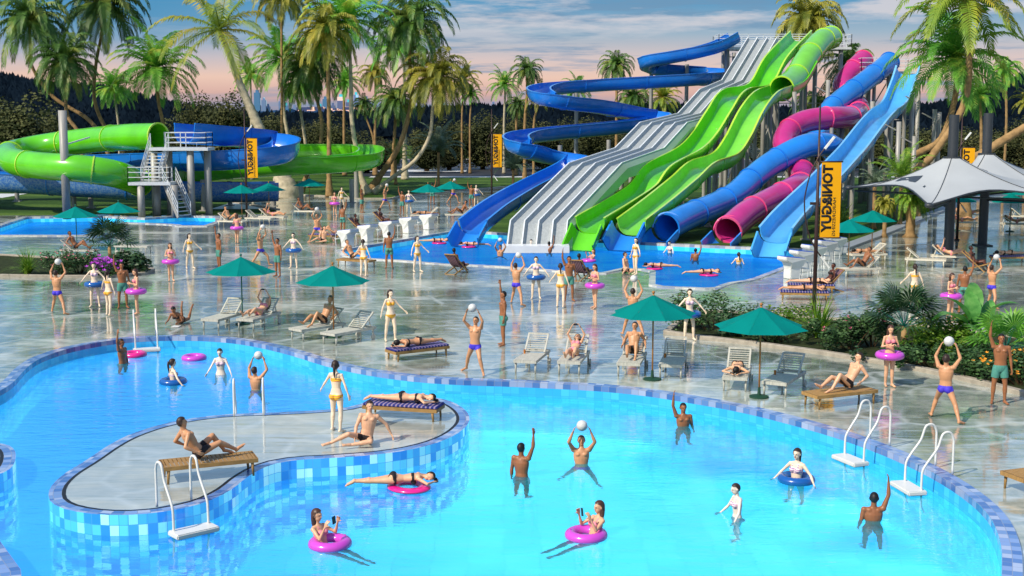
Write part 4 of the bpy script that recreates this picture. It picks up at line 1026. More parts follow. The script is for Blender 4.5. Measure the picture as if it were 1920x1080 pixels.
def hand(mb, w, d, nrm, side, curl=.35, k=1.0):
    """w wrist, d direction along hand, nrm palm normal (towards palm), side +-1: thumb side vector sign"""
    d = d.normalized(); nrm = (nrm - d * nrm.dot(d)).normalized(); s = d.cross(nrm).normalized() * side
    pc = w + d * .045 * k
    rings(mb, [(w - d * .01, s * .024, nrm * .018), (w + d * .02, s * .034, nrm * .017), (w + d * .06, s * .042, nrm * .016), (w + d * .092, s * .040, nrm * .013)], 10)
    for i, (o, L) in enumerate(((.031, .070), (.011, .080), (-.010, .075), (-.030, .060))):
        b0 = w + d * .088 + s * o; spread = s * (o * 1.6)
        d1 = (d + spread * 3 + nrm * curl).normalized(); b1 = b0 + d1 * L * .55
        d2 = (d + spread * 3 + nrm * curl * 2.6).normalized(); b2 = b1 + d2 * L * .5
        mb.tube([b0 - d1 * .02, b0, b1, b2], [.010, .0105, .0095, .0075], 6)
    t0 = w + d * .03 + s * .03; t1 = t0 + (s * .8 + d * .7 + nrm * .3).normalized() * .04; t2 = t1 + (s * .25 + d + nrm * .35).normalized() * .032
    mb.tube([t0 - s * .015, t0, t1, t2], [.013, .0135, .0115, .009], 6)
POSES = {}
def person_proto(code, sex, pel, u, f, u2, hd, hf, arms, legs, sk, hair, wear, hairstyle, ground=True, hands=True, lift=0.0, voxel=.0105, lists=None, headz=0):
    """arms/legs: dict side-> directions. left = +1 (figure's left = +X when facing -Y)"""
    F = Fig(); male = sex == 'm'
    u = V(*u).normalized(); f = V(*f); f = (f - u * f.dot(u)).normalized(); l = u.cross(f).normalized()
    u2 = V(*u2).normalized(); f2 = (f - u2 * f.dot(u2)).normalized(); l2 = u2.cross(f2).normalized()
    Pp = V(*pel); sw = .185 if male else .155; hw = .088 if male else .09
    waist = Pp + u * .17; um = (u + u2).normalized(); chest = waist + u2 * .20; nb = chest + u2 * .175
    hd = V(*hd).normalized(); hf = V(*hf); hf = (hf - hd * hf.dot(hd)).normalized(); hl = hd.cross(hf).normalized()
    hc = nb + (u2 + hd).normalized() * .075 + hd * .105
    mb = MB()
    if male: S = [(-.115, .085, .075), (-.06, .150, .105), (0, .168, .118), (.08, .155, .108), (.17, .146, .102)]; S2 = [(.07, .158, .112), (.16, .178, .122), (.24, .186, .118), (.31, .170, .092), (.355, .11, .068), (.40, .058, .058)]
    else: S = [(-.115, .085, .075), (-.06, .155, .108), (0, .172, .118), (.08, .145, .098), (.17, .115, .082)]; S2 = [(.07, .122, .088), (.16, .140, .098), (.24, .150, .094), (.31, .140, .078), (.355, .09, .058), (.40, .048, .048)]
    secs = [(Pp + u * h, l * a, f * b) for h, a, b in S] + [(waist + u2 * h - um * 0, l2 * a, f2 * b) for h, a, b in S2]
    rings(mb, secs)
    # seat and chest volume
    for sg in (1, -1):
        mb.ball(Pp + l * sg * .075 - f * .055 - u * .045, .092, 12, 8)
        if male: mb.ball(chest + l2 * sg * .075 + f2 * .062 + u2 * .055, .07, 12, 8, (1, 1, .8))
        else: mb.ball(chest + l2 * sg * .066 + f2 * .078 + u2 * .01, .062, 12, 8)
        mb.ball(nb + l2 * sg * .08 - u2 * .06 - f2 * .02, .07, 10, 6)
    # neck + head
    nr = .056 if male else .043
    limb(mb, nb - u2 * .04, hc - hd * .06 - hf * .01, nr * 1.05, nr)
    hm = Matrix((hl, -hf, hd)).transposed()
    mb.ball(hc + hd * .022 - hf * .008, .1, 16, 12, (.078, .098, .100) if False else (.77, .96, .98), mat=hm)
    mb.ball(hc - hd * .042 + hf * .022, .1, 14, 10, (.60, .70, .72), mat=hm)
    mb.ball(hc - hd * .088 + hf * .062, .024, 8, 6, (1.3, 1, .8), mat=hm)            # chin
    mb.tube([hc + hf * .088 + hd * .018, hc + hf * .110 - hd * .016, hc + hf * .088 - hd * .024], [.010, .0155, .012], 8)   # nose
    for sg in (1, -1): mb.ball(hc + hl * sg * .080 - hf * .006 - hd * .008, .03, 8, 6, (.35, .65, 1), mat=hm)
    mb.tube([hc + hl * .035 + hf * .086 + hd * .030, hc + hf * .094 + hd * .030, hc - hl * .035 + hf * .086 + hd * .030], [.010, .010, .010], 6)   # brow
    # arms
    k = 1.0 if male else .94; segs = []
    F.hands = {}
    for sg, (ud, fd) in arms.items():
        ud = V(*ud).normalized(); fd = V(*fd).normalized()
        sh = nb - u2 * .055 + l2 * sg * sw + (V(0, 0, .035) if ud.z > .5 else V(0, 0, 0))
        el = sh + ud * .285 * k; wr = el + fd * .255 * k
        ra = .052 if male else .039
        mb.ball(sh, ra * 1.22, 12, 8)
        limb(mb, nb - u2 * .06 + l2 * sg * sw * .5, sh, ra * 1.25, ra * 1.1)
        limb(mb, sh, el, ra, ra * .74, mid=ra * .12); limb(mb, el, wr, ra * .78, ra * .48, mid=ra * .12)
        inward = (-l2 * sg * .7 + f2 * .2) if abs(fd.dot(l2)) < .8 else f2
        hand(mb, wr + fd * .005, fd, inward if inward.length > .1 else f2, 1 if (fd.cross(inward)).dot(f2) > 0 else -1, .3, k)
        F.hands[sg] = wr + fd * .09; segs.append((sh, el))
    # legs
    F.feet = {}; thighs = []
    kl = 1.0 if male else .97
    for sg, (td, sd_, fo) in legs.items():
        td = V(*td).normalized(); sd_ = V(*sd_).normalized(); fo = V(*fo).normalized()
        hp = Pp + l * sg * hw - u * .03
        kn = hp + td * .43 * kl; an = kn + sd_ * .41 * kl
        rt = .090 if male else .086
        limb(mb, hp, kn, rt, rt * .66, mid=.006); thighs.append((hp, kn))
        limb(mb, kn, kn + sd_ * .2, rt * .64, rt * .62); limb(mb, kn + sd_ * .02, an, rt * .60, rt * .42, mid=rt * .12)
        back = (-fo - sd_ * (-fo).dot(sd_)); 
        if back.length > .1: mb.ball(kn + sd_ * .12 + back.normalized() * .018, .046, 10, 8, (1, 1, 1.6) if abs(sd_.z) > .7 else (1.1, 1.1, 1.1))
        hl_ = an + sd_ * .045 - fo * .035; toe = an + sd_ * .055 + fo * .165
        mb.tube([hl_ - fo * .02, hl_, an + sd_ * .035 + fo * .05, toe - fo * .03, toe + fo * .03], [.018, .036, .038, .031, .014], 10)
        fl = fo.cross(sd_).normalized()
        mb.ball(toe - fo * .03, .035, 10, 6, (1, 1, 1))
        for q in range(5): mb.tube([toe + fl * (q - 2) * .015, toe + fl * (q - 2) * .0165 + fo * (.045 - .004 * q)], [.011, .009], 6)
        F.feet[sg] = an
    me0 = mb.mesh('body_blocks', recalc=False)
    to = bpy.data.objects.new('tmp_body', me0); col.objects.link(to)
    md = to.modifiers.new('r', 'REMESH'); md.mode = 'VOXEL'; md.voxel_size = voxel; md.adaptivity = 0
    m2 = to.modifiers.new('s', 'SMOOTH'); m2.factor = .5; m2.iterations = 3
    dg = bpy.context.evaluated_depsgraph_get(); dg.update()
    me = bpy.data.meshes.new_from_object(to.evaluated_get(dg)); bpy.data.objects.remove(to); bpy.data.meshes.remove(me0)
    me.name = 'person_body'
    zmin = min(v.co.z for v in me.vertices)
    dz = (-zmin if ground else 0) + lift
    # parts cut from the body surface -------------------------------------------------
    def shell(sel, off, name, m, thick=None):
        bm = bmesh.new(); bm.from_mesh(me)
        dele = [fc for fc in bm.faces if not sel(fc.calc_center_median())]
        bmesh.ops.delete(bm, geom=dele, context='FACES')
        bm.normal_update()
        o_ = off if callable(off) else (lambda p: off)
        mv = [(v, v.normal * o_(v.co)) for v in bm.verts]
        for v, d in mv: v.co += d
        for v in bm.verts: v.co.z += dz
        m_ = bpy.data.meshes.new(name); bm.to_mesh(m_); bm.free()
        return mesh_obj(name, m_, m, root, True)
    root = bpy.data.objects.new('person', me); col.objects.link(root); me.materials.clear(); me.materials.append(sk)
    for p in me.polygons: p.use_smooth = True
    def loc(p, o, a, b, c): q = p - o; return q.dot(a), q.dot(b), q.dot(c)
    def near_head(p): x, y, z = loc(p, hc, hl, hf, hd); return abs(x) < .12 and abs(y) < .15 and -.12 < z < .16
    def seg_t(p, a, b):
        ab = b - a; t_ = (p - a).dot(ab) / ab.dot(ab); return t_, (p - (a + ab * max(0, min(1, t_)))).length
    def hair_sel(p):
        if not near_head(p): return False
        x, y, z = loc(p, hc, hl, hf, hd)
        if hairstyle == 'short': return z > .062 + .25 * max(0, y) or (y < -.012 + .3 * (z) and z > -.055)
        return z > .058 + .3 * max(0, y) - .3 * max(0, abs(x) - .05) or (y < .0 + .3 * z and z > -.075)
    hobj = shell(hair_sel, (.012 if hairstyle == 'short' else .017), 'hair', hair)
    if hairstyle in ('tail', 'long'):
        hb = MB(); up = V(0, 0, -1)
        bk = hc - hf * .10 + hd * .03
        if hairstyle == 'tail':
            dn = (up * .9 - u2 * .6 - f2 * .12).normalized()
            hb.tube([bk + hf * .02, bk - hf * .03, bk - hf * .035 + dn * .1, bk - hf * .015 + dn * .22, bk + dn * .33], [.02, .03, .035, .028, .008], 10)
        else:
            dn = (up * .7 - u2 * .8).normalized()
            secs = []
            for s_, a_, b_ in ((-.02, .05, .03), (.03, .088, .055), (.12, .10, .06), (.22, .105, .055), (.32, .09, .04), (.38, .05, .015)):
                secs.append((hc - hf * (.055 + .02 * min(1, s_ / .15)) + hd * .07 + dn * s_, hl * a_, hf * b_))
            rings(hb, secs, 14)
        hm_ = hb.mesh('hair_length')
        for v in hm_.vertices: v.co.z += dz
        mesh_obj('hair_length', hm_, hair, root, True)
    def brief_sel(p, lo=-.155, hi=.045, sl=.62):
        x, y, z = loc(p, Pp, l, f, u)
        if abs(x) > .22 or abs(y) > .22: return False
        for a_ in segs:
            tt, dd = seg_t(p, a_[1], a_[1] + (a_[1] - a_[0]));
        return lo < z < hi and z > lo + .012 + sl * abs(x) * 1.0 - (.02 if y < 0 else 0) and not arm_near(p)
    armsegs = []
    for sg, (ud, fd) in arms.items():
        ud = V(*ud).normalized(); fd = V(*fd).normalized(); sh = nb - u2 * .055 + l2 * sg * sw; el = sh + ud * .285 * k; armsegs += [(sh + ud * .08, el), (el, el + fd * .36)]
    def arm_near(p): return any(seg_t(p, a_, b_)[1] < (.06 if male else .048) and seg_t(p, a_, b_)[0] > -.1 for a_, b_ in armsegs)
    if wear[0] == 'trunks':
        def tsel(p):
            if arm_near(p): return False
            x, y, z = loc(p, Pp, l, f, u)
            if -.06 < z < .055 and abs(x) < .23 and abs(y) < .22: return True
            if z > .02: return False
            return any(-.2 < seg_t(p, a_, b_)[0] < .56 and seg_t(p, a_, b_)[1] < .135 for a_, b_ in thighs)
        shell(tsel, lambda p: .010 + .014 * max(0, min(1, -(loc(p, Pp, l, f, u)[2]) / .25)), 'swim_trunks', wear[1])
    elif wear[0] == 'briefs': shell(lambda p: brief_sel(p, -.17, .045, .55), .006, 'swim_briefs', wear[1])
    else:
        shell(lambda p: brief_sel(p, -.165, .012, .72), .005, 'bikini_bottom', wear[1])
        def top(p):
            x, y, z = loc(p, chest, l2, f2, u2)
            if arm_near(p) or abs(x) > .17 or abs(y) > .17: return False
            if y > .02: return (-.055 < z < .058) or (z < .15 and z > 0 and abs(abs(x) - .07) < .012)
            return (-.03 < z < .028) if code != 'yellow' else (-.035 < z < .05)
        shell(top, .005, 'bikini_top', wear[1])
    # eyes, lips
    eb = MB()
    for sg in (1, -1):
        eb.ball(hc + hl * sg * .031 + hf * .086 + hd * .008 + V(0, 0, dz), .009, 8, 6, (1.25, .6, .6), mat=hm)
    eb.build('eyes', m_eye, root, smooth=True)
    lb_ = MB(); lb_.ball(hc + hf * .091 - hd * .052 + V(0, 0, dz), .012, 8, 6, (1.9, .6, .55), mat=hm); lb_.build('lips', m_lip, root, smooth=True)
    for v in me.vertices: v.co.z += dz
    F.root = root; F.dz = dz
    F.mid = (F.hands[1] + F.hands[-1]) / 2 + V(0, 0, dz); F.pel = Pp + V(0, 0, dz); F.hc = hc + V(0, 0, dz); F.hf = hf; F.hd = hd
    POSES[code] = F
    return F
ST = (0, 0, 1); FW = (0, -1, 0)
pp = person_proto
pp('ball', 'm', (0, 0, .9), (0, -.05, 1), FW, (0, .08, 1), (0, .2, 1), (0, -1, .3), {1: ((.40, -.55, .75), (-.36, -.10, .93)), -1: ((-.40, -.55, .75), (.36, -.10, .93))},
   {1: ((.40, -.60, -.76), (.26, .02, -1), (.45, -1, -.02)), -1: ((-.44, .26, -.86), (-.34, .46, -.84), (-.6, -1, -.2))}, K_tan, H_dkb, ('briefs', C_purple), 'short')
pp('wave', 'm', (0, 0, .95), (0, 0, 1), FW, (0, .04, 1), (0, 0, 1), FW, {-1: ((-.35, -.08, .95), (.02, -.10, 1)), 1: ((.22, .0, -1), (.10, -.14, -1))},
   {1: ((.11, -.04, -1), (.03, .05, -1), (.3, -1, -.05)), -1: ((-.11, .03, -1), (-.03, .08, -1), (-.3, -1, -.05))}, K_dark, H_black, ('trunks', C_teal), 'short')
pp('ring', 'f', (0, 0, .93), (0, 0, 1), FW, (0, .03, 1), (0, -.08, 1), FW, {1: ((.72, -.05, -.75), (.55, -.35, -.72)), -1: ((-.72, -.05, -.75), (-.55, -.35, -.72))},
   {1: ((.12, -.03, -1), (.04, .04, -1), (.2, -1, -.05)), -1: ((-.12, -.03, -1), (-.04, .04, -1), (-.2, -1, -.05))}, K_pale, H_dkb, ('bikini', C_str), 'tail')
pp('yellow', 'f', (0, 0, .93), (0, 0, 1), FW, (0, .03, 1), (.05, 0, 1), (.35, -1, -.05), {1: ((.60, -.15, -.78), (.62, -.35, -.68)), -1: ((-.42, .08, -.92), (-.30, -.12, -1))},
   {1: ((.10, -.14, -1), (.04, .08, -1), (.2, -1, -.05)), -1: ((-.12, .10, -1), (-.03, .18, -1), (-.2, -1, -.1))}, K_pale, H_dkb, ('bikini', C_yel), 'tail')
pp('phone', 'f', (0, 0, .93), (0, 0, 1), FW, (0, .04, 1), (0, -.22, 1), (0, -1, -.45), {1: ((.32, -.12, -.95), (-.55, -.85, .30)), -1: ((-.32, -.12, -.95), (.55, -.85, .30))},
   {1: ((-.02, -.06, -1), (.02, .03, -1), (.2, -1, -.05)), -1: ((.04, .06, -1), (.00, .12, -1), (-.2, -1, -.05))}, K_light, H_brown, ('bikini', C_pinkb), 'long')
pp('child', 'f', (0, 0, .93), (0, 0, 1), FW, (0, -.03, 1), (0, -.25, 1), (0, -1, -.3), {1: ((.45, -.30, -.85), (.35, -.55, -.65)), -1: ((-.45, -.30, -.85), (-.35, -.55, -.65))},
   {1: ((.14, -.25, -1), (.04, .15, -1), (.2, -1, -.05)), -1: ((-.14, .10, -1), (-.04, .25, -1), (-.2, -1, -.1))}, K_wht, H_dkb, ('bikini', C_str), 'short')
# lying / sitting poses: origin on the seat surface, head towards +Y, looking -Y
pp('recline', 'm', (0, 0, .13), (0, .62, .78), (0, -.8, .6), (0, .50, .86), (0, .15, 1), (-.15, -1, .05), {1: ((.42, .42, -.80), (.15, -.75, -.42)), -1: ((-.42, .42, -.80), (-.15, -.75, -.42))},
   {1: ((.10, -.80, .60), (.02, -.58, -.80), (0, -1, -.25)), -1: ((-.10, -.93, .36), (.10, -.86, -.48), (0, -.75, .5))}, K_tan, H_dkb, ('briefs', C_black), 'short')
pp('prone', 'f', (0, 0, .12), (0, 1, .02), (0, 0, -1), (0, 1, .07), (0, 1, .02), (.85, 0, -.45), {1: ((-.72, .62, -.22), (.78, .58, -.05)), -1: ((.72, .62, -.22), (-.78, .58, -.05))},
   {1: ((.10, -1, -.05), (.06, -1, .0), (.1, -.8, -.5)), -1: ((-.10, -1, -.05), (-.06, -1, .0), (-.1, -.8, -.5))}, K_light, H_black, ('bikini', C_black), 'short')
pp('supine', 'f', (0, 0, .13), (0, 1, .16), (0, -.2, 1), (0, .93, .40), (0, .80, .60), (0, -.75, .65), {1: ((.35, -.25, .80), (-.45, -.10, .85)), -1: ((-.35, -.25, .80), (.45, -.10, .85))},
   {1: ((.06, -.90, .32), (.0, -.92, -.36), (.1, -.6, .8)), -1: ((-.08, -.97, .14), (.02, -.97, -.18), (-.1, -.6, .8))}, K_light, H_brown, ('bikini', C_pinkb), 'long')
pp('chair', 'f', (0, 0, .12), (0, .45, .89), (0, -.89, .45), (0, .34, .94), (0, .05, 1), (.1, -1, 0), {1: ((.25, -.10, -.95), (-.02, -.80, -.50)), -1: ((-.25, -.10, -.95), (.02, -.80, -.50))},
   {1: ((.10, -1, .22), (.0, -.38, -.92), (0, -1, -.1)), -1: ((-.08, -1, .18), (.02, -.52, -.85), (0, -1, -.1))}, K_deep, H_black, ('bikini', C_black), 'short', ground=False)
pp('sidesit', 'm', (0, 0, .13), (.30, .12, .95), FW, (.12, .10, 1), (.05, -.02, 1), (.25, -1, .05), {1: ((.72, .12, -.68), (.42, .0, -.90)), -1: ((-.42, -.30, -.85), (-.12, -.55, -.75))},
   {-1: ((-.72, -.62, .34), (-.90, .0, -.42), (-.9, -.4, -.1)), 1: ((.05, -1, .12), (-.98, .06, -.15), (-.9, -.4, .1))}, K_light, H_dkb, ('briefs', C_black), 'short')
pp('tablet', 'f', (0, 0, .12), (0, -.92, .36), (0, -.36, -.92), (0, -.72, .66), (0, -.55, .75), (0, -.85, -.5), {1: ((.42, -.10, -.88), (-.15, -1, -.12)), -1: ((-.42, -.10, -.88), (.15, -1, -.12))},
   {1: ((.10, 1, -.04), (.03, .55, .80), (0, .8, .6)), -1: ((-.10, 1, -.04), (-.05, .12, 1), (0, .4, 1))}, K_dark, H_black, ('bikini', C_black), 'short')
pp('ringsit', 'f', (0, .10, -.16), (0, .42, .90), (0, -.9, .42), (0, .30, .95), (0, -.05, 1), (0, -1, -.15), {1: ((.32, -.72, -.42), (-.20, -.35, .90)), -1: ((-.32, -.72, -.42), (.20, -.35, .90))},
   {1: ((.10, -.92, -.10), (-.05, -.90, -.42), (0, -1, -.2)), -1: ((-.08, -.96, -.05), (.04, -.93, -.36), (0, -1, -.2))}, K_light, H_brown, ('bikini', C_pinkb), 'long', ground=False)
# ------------------------------------------------------------------ hand-held and floating things
def ringfloat(name, c):
    m = mat(name + '_vinyl', c, .22, .6, .05, coat=.5)
    r = bpy.data.objects.new('swim_ring', None)
    mb = MB(); n = 48; k = 14; vs = []
    for i in range(n):
        a = 2 * math.pi * i / n; pu = 1.0 + .035 * abs(math.sin(a * 12))
        for j in range(k):
            b = 2 * math.pi * j / k; rr = .115 * (pu if math.cos(b) < .6 else 1.0)
            vs.append(V(math.cos(a) * (.295 + rr * math.cos(b)), math.sin(a) * (.295 + rr * math.cos(b)), rr * .92 * math.sin(b)))
    fs = [(i * k + j, ((i + 1) % n) * k + j, ((i + 1) % n) * k + (j + 1) % k, i * k + (j + 1) % k) for i in range(n) for j in range(k)]
    mb.add(vs, fs); me = mb.mesh('swim_ring'); me.materials.append(m)
    for p in me.polygons: p.use_smooth = True
    bpy.data.objects.remove(r); r = bpy.data.objects.new('swim_ring', me); col.objects.link(r)
    v = MB(); v.tube([(0, -.30, .10), (0, -.30, .135)], .012, 8); v.build('valve', m, r)
    return r
RING = {'p': ringfloat('pink_ring', 'd048c8'), 'b': ringfloat('blue_ring', '1058a4'), 'm': ringfloat('magenta_ring', 'e8208c')}
bm_ = bmesh.new(); bmesh.ops.create_icosphere(bm_, subdivisions=4, radius=.125)
for v in bm_.verts:     # stitched panels
    n_ = v.co.normalized(); a = max(abs(n_.x), abs(n_.y), abs(n_.z))
    s_ = sorted([abs(n_.x), abs(n_.y), abs(n_.z)]); g = abs(s_[2] - s_[1]); mx = [abs(n_.x), abs(n_.y), abs(n_.z)].index(a)
    o3 = [n_.y, n_.z, n_.x][mx] / a; g2 = min(abs(o3 - .33), abs(o3 + .33))
    if g < .04 or g2 < .05: v.co *= .972
me = bpy.data.meshes.new('volleyball'); bm_.to_mesh(me); bm_.free(); me.materials.append(mat('white_ball_leather', 'd0d0cc', .5, .4, .06))
for p in me.polygons: p.use_smooth = True
BALL = bpy.data.objects.new('volleyball', me); col.objects.link(BALL)
mb = MB(); mb.box((0, 0, 0), (.15, .012, .08)); mb.box((0, .0075, 0), (.135, .003, .07), mi=1)
me = mb.mesh('phone'); me.materials.append(m_black); me.materials.append(mat('phone_screen', '3a4048', .1, .8, .05)); PHONE = bpy.data.objects.new('phone', me); col.objects.link(PHONE)
PHONE_L = []
def xf(loc, rz, s, v):
    return Vector(loc) + (Matrix.Rotation(R(rz), 3, 'Z') @ Vector(v)) * s
SKINV = {}
def person(code, loc, rz, label, s=1.0, ring=None, ringlab=None, ball=None, phone=None, skinm=None, group=None, ringgrp=None):
    F = POSES[code]
    o = place(F.root, loc, rz, s, label, group, 'person')
    if skinm is not None:
        o.material_slots[0].link = 'OBJECT'; o.material_slots[0].material = skinm
    if ring:
        if code == 'ringsit': q = xf(loc, rz, s, (0, 0, 0)); q.z = loc[2] + .03
        elif code in ('prone',): q = xf(loc, rz, s, (0, .28, -.05))
        else: q = xf(loc, rz, s, (F.pel.x, F.pel.y, F.pel.z - .02))
        if ring == 'wb': q.z = WZ + .04
        tag(place(RING['b' if ring == 'wb' else ring], q, rz * 1.7 + 13, s * (1, 1, .75)[0] if code != 'prone' else (1.05, 1.25, .55), ringlab, ringgrp, 'swim ring'))
    if ball:
        q = xf(loc, rz, s, F.mid + V(0, -.01, .075)); place(BALL, q, rz + 20, 1, ball, None, 'ball')
    if phone:
        q = xf(loc, rz, s, F.mid + (V(0, -.03, .02)));
        ph = place(PHONE, q, rz, 1, phone, None, 'phone')
        if code == 'supine': ph.rotation_euler = (R(-65), 0, R(rz))
        elif code == 'ringsit': ph.rotation_euler = (R(10), R(80), R(rz))
        else: ph.rotation_euler = (R(40), 0, R(rz))
    return o
def g(px, py, z=0.0): return tuple(G(px, py, z))
gb = 'men throwing a white ball'; gw = 'men in teal trunks waving'; gr_ = 'women with a blue swim ring'; gy = 'women in yellow bikinis'; gp = 'women with a pink swim ring'
BM = lambda px, py, rz, lab, bl, s=1.0: person('ball', g(px, py), rz, lab, s, ball=bl, group=gb)
WM = lambda px, py, rz, lab, s=1.0: person('wave', g(px, py), rz, lab, s, group=gw)
RW = lambda px, py, rz, lab, rl: person('ring', g(px, py), rz, lab, .98, ring='b', ringlab=rl, group=gr_, ringgrp='blue swim rings')
YW = lambda px, py, rz, lab: person('yellow', g(px, py), rz, lab, .98, group=gy)
PW = lambda px, py, rz, lab, rl, pl: person('phone', g(px, py), rz, lab, .98, ring='p', ringlab=rl, phone=pl, group=gp, ringgrp='pink swim rings')
BM(109, 588, 172, 'man seen from behind holding a ball overhead, in front of the left flowerbed', 'white volleyball held up before the left flowerbed')
RW(179, 575, 8, 'woman wearing a blue ring beside the purple flowers', 'blue ring around the woman beside the purple flowers')
YW(205, 592, 150, 'ponytailed woman in yellow bikini between the blue ring and pink ring bathers')
WM(231, 578, 22, 'man waving with one arm beside the purple flowers')
PW(257, 590, -60, 'woman in pink ring turned to the waving man by the flowers', 'pink ring nearest the purple flowers', 'phone held by the woman nearest the purple flowers')
PW(321, 527, 20, 'woman in pink ring standing behind the flowerbed palm', 'pink ring on the woman right of the flowerbed palm', 'phone held by the woman right of the flowerbed palm')
YW(357, 504, 35, 'woman in yellow bikini right of the lone pink ring woman, one arm out')
WM(411, 507, -55, 'man in teal trunks waving left of the ball thrower in mid deck')
BM(489, 499, 62, 'man lunging with a ball between two men in teal trunks', 'white volleyball between the two waving men on the left deck')
WM(521, 519, -38, 'man waving just left of the blue ring woman on the mid left deck')
RW(551, 503, -8, 'woman in blue ring right of the waving man on the mid left deck', 'blue ring on the mid left deck')
PW(445, 456, 170, 'woman in pink ring seen from behind in front of the white lounger', 'pink ring in front of the white lounger by the back pool', 'phone of the woman in front of the white lounger')
BM(595, 454, 12, 'man holding a ball overhead left of the starting blocks', 'white volleyball left of the starting blocks')
WM(643, 437, 150, 'man in teal trunks behind the first starting block')
PW(628, 404, 15, 'far woman in pink ring by the straight palm trunk', 'far pink ring by the straight palm trunk', 'phone of the far woman by the straight palm trunk')
YW(641, 392, 30, 'far woman in yellow bikini by the straight palm trunk')
WM(679, 399, 75, 'far man in teal trunks standing before the white palm trunk')
BM(722, 394, 68, 'far man lunging with a ball on the path edge', 'far volleyball above the path edge by the white trunk')
WM(754, 403, -32, 'far man waving left of the far blue ring woman')
RW(767, 399, 10, 'far woman in blue ring left of the twin umbrellas', 'far blue ring left of the twin umbrellas')
WM(811, 383, 165, 'farthest man in teal trunks behind the twin umbrellas')
BM(850, 381, 40, 'farthest ball thrower hidden partly by an umbrella', 'farthest volleyball above an umbrella')
WM(884, 388, -5, 'far man waving beside the middle banner pole')
RW(893, 386, 20, 'far woman in blue ring beside the middle banner pole', 'far blue ring beside the middle banner pole')
WM(730, 503, 188, 'man seen from behind waving at the corner of the slide pool')
YW(682, 518, 165, 'ponytailed woman in yellow bikini at the corner of the slide pool')
YW(783, 510, 35, 'woman in yellow bikini on the slide pool edge left of the deck chair')
YW(733, 640, 25, 'large woman in yellow bikini behind the striped lounger')
BM(891, 700, -22, 'man throwing a ball at the lagoon edge, left of the slatted loungers', 'white volleyball above the man at the lagoon edge')
WM(943, 648, -78, 'man in profile waving beside the banner reflection')
BM(968, 571, 150, 'ball thrower in lunge in front of the slide pool', 'white volleyball in front of the slide pool wall')
RW(1005, 560, 0, 'woman in blue ring in the middle of the deck', 'blue ring in the middle of the deck')
YW(1051, 576, 160, 'ponytailed woman in yellow bikini seen from behind at mid deck')
WM(1067, 565, 12, 'man waving in front of the striped deck chair at mid deck', 1.02)
PW(1115, 578, -50, 'woman in pink ring right of the mid deck waving man', 'pink ring at mid deck right of the waving man', 'phone of the mid deck woman')
YW(1191, 515, -55, 'woman in light bikini standing on the corner of the slide pool wall')
BM(1186, 631, 168, 'ball thrower half hidden behind the teal umbrella', 'white volleyball above the teal umbrella')
RW(1292, 638, 6, 'woman in blue ring at the corner of the right planter', 'blue ring at the corner of the right planter')
YW(1713, 578, 165, 'ponytailed woman in yellow bikini behind the fan palm')
PW(1781, 600, 40, 'woman in pink ring behind the banana plant', 'pink ring behind the banana plant', 'phone of the woman behind the banana plant')
WM(1806, 587, 160, 'man waving behind the banana plant')
BM(1858, 576, 120, 'ball thrower lunging right of the banana plant', 'white volleyball right of the banana plant')
PW(1666, 725, 5, 'woman in pink ring standing in front of the right planter', 'pink ring on the woman in front of the right planter', 'phone of the woman in front of the right planter')
BM(1770, 788, 150, 'large ball thrower seen from behind at right', 'white volleyball of the large ball thrower at right')
WM(1872, 757, -8, 'large man waving at the right edge of the deck', 1.03)
z_i = .05
person('yellow', g(632, 809, z_i), 158, 'ponytailed woman in yellow bikini standing on the pool island', .97, group=gy)
person('sidesit', g(686, 832, z_i), 8, 'man sitting on the pool island leaning on one hand', 1.0)
person('sidesit', g(1172, 512, 0), 60, 'man sitting on the deck by the slide pool notch', 1.0)
person('sidesit', g(606, 455, 0), 20, 'man sitting on the deck left of the starting blocks', 1.0)
person('tablet', g(338, 606, 0), -10, 'person lying propped on elbows over a tablet on the deck', 1.0)
TB = MB(); TB.box((0, 0, 0), (.26, .36, .015)); tb = TB.build('tablet', m_white); q = g(330, 612, .03); tb.location = q; tag(tb, 'pale tablet lying on the deck under the propped reader', 'tablet')
# in the lagoon pool
def W(code, px, py, rz, lab, imm, **k):
    q = G(px, py, WZ); return person(code, (q.x, q.y, WZ - imm), rz, lab, **k)
W('wave', 230, 682, 75, 'man standing waist deep by the far left pool ladder, arm up', 1.0, group=gw)
W('ring', 325, 718, 125, 'woman in blue ring floating in the left arm of the lagoon pool', 1.05, ring='wb', ringlab='blue ring afloat in the left arm of the lagoon pool')
W('child', 414, 702, 0, 'pale girl in striped bikini wading between the rings and the ball player', .95)
W('ball', 480, 730, 160, 'man in the water holding a ball behind the island', 1.0, ball='white volleyball over the water behind the island', group=gb)
W('wave', 978, 892, 150, 'man in the pool seen from behind with straight raised arm', 1.06, group=gw)
W('ball', 1090, 868, 0, 'man in the pool facing us with a ball on his head', 1.05, ball='white volleyball held on the head in the lagoon pool', group=gb)
W('wave', 1281, 798, 10, 'man waving chest deep near the dark reflections', 1.22, group=gw)
W('child', 1382, 968, -75, 'pale girl with dark hair wading in the lower right of the lagoon', .95, s=.92)
W('ring', 1493, 902, -40, 'woman in blue ring floating near the right pool ladders', 1.05, ring='wb', ringlab='blue ring afloat near the right pool ladders')
W('wave', 1637, 974, 175, 'man waving chest deep below the right pool ladders', 1.25, group=gw)
W('ringsit', 619, 1022, 62, 'woman with long brown hair sitting in a pink ring, facing right', .0, ring='p', ringlab='pink ring with the seated woman facing right', phone='phone of the woman floating at lower left')
W('ringsit', 1099, 1006, -60, 'woman with long brown hair sitting in a pink ring, facing left', .0, ring='p', ringlab='pink ring with the seated woman facing left', phone='phone of the woman floating at lower centre')
W('prone', 742, 917, -84, 'woman lying face down on a magenta float beside the island wall', -.09, ring='m', ringlab='magenta float under the woman beside the island wall')
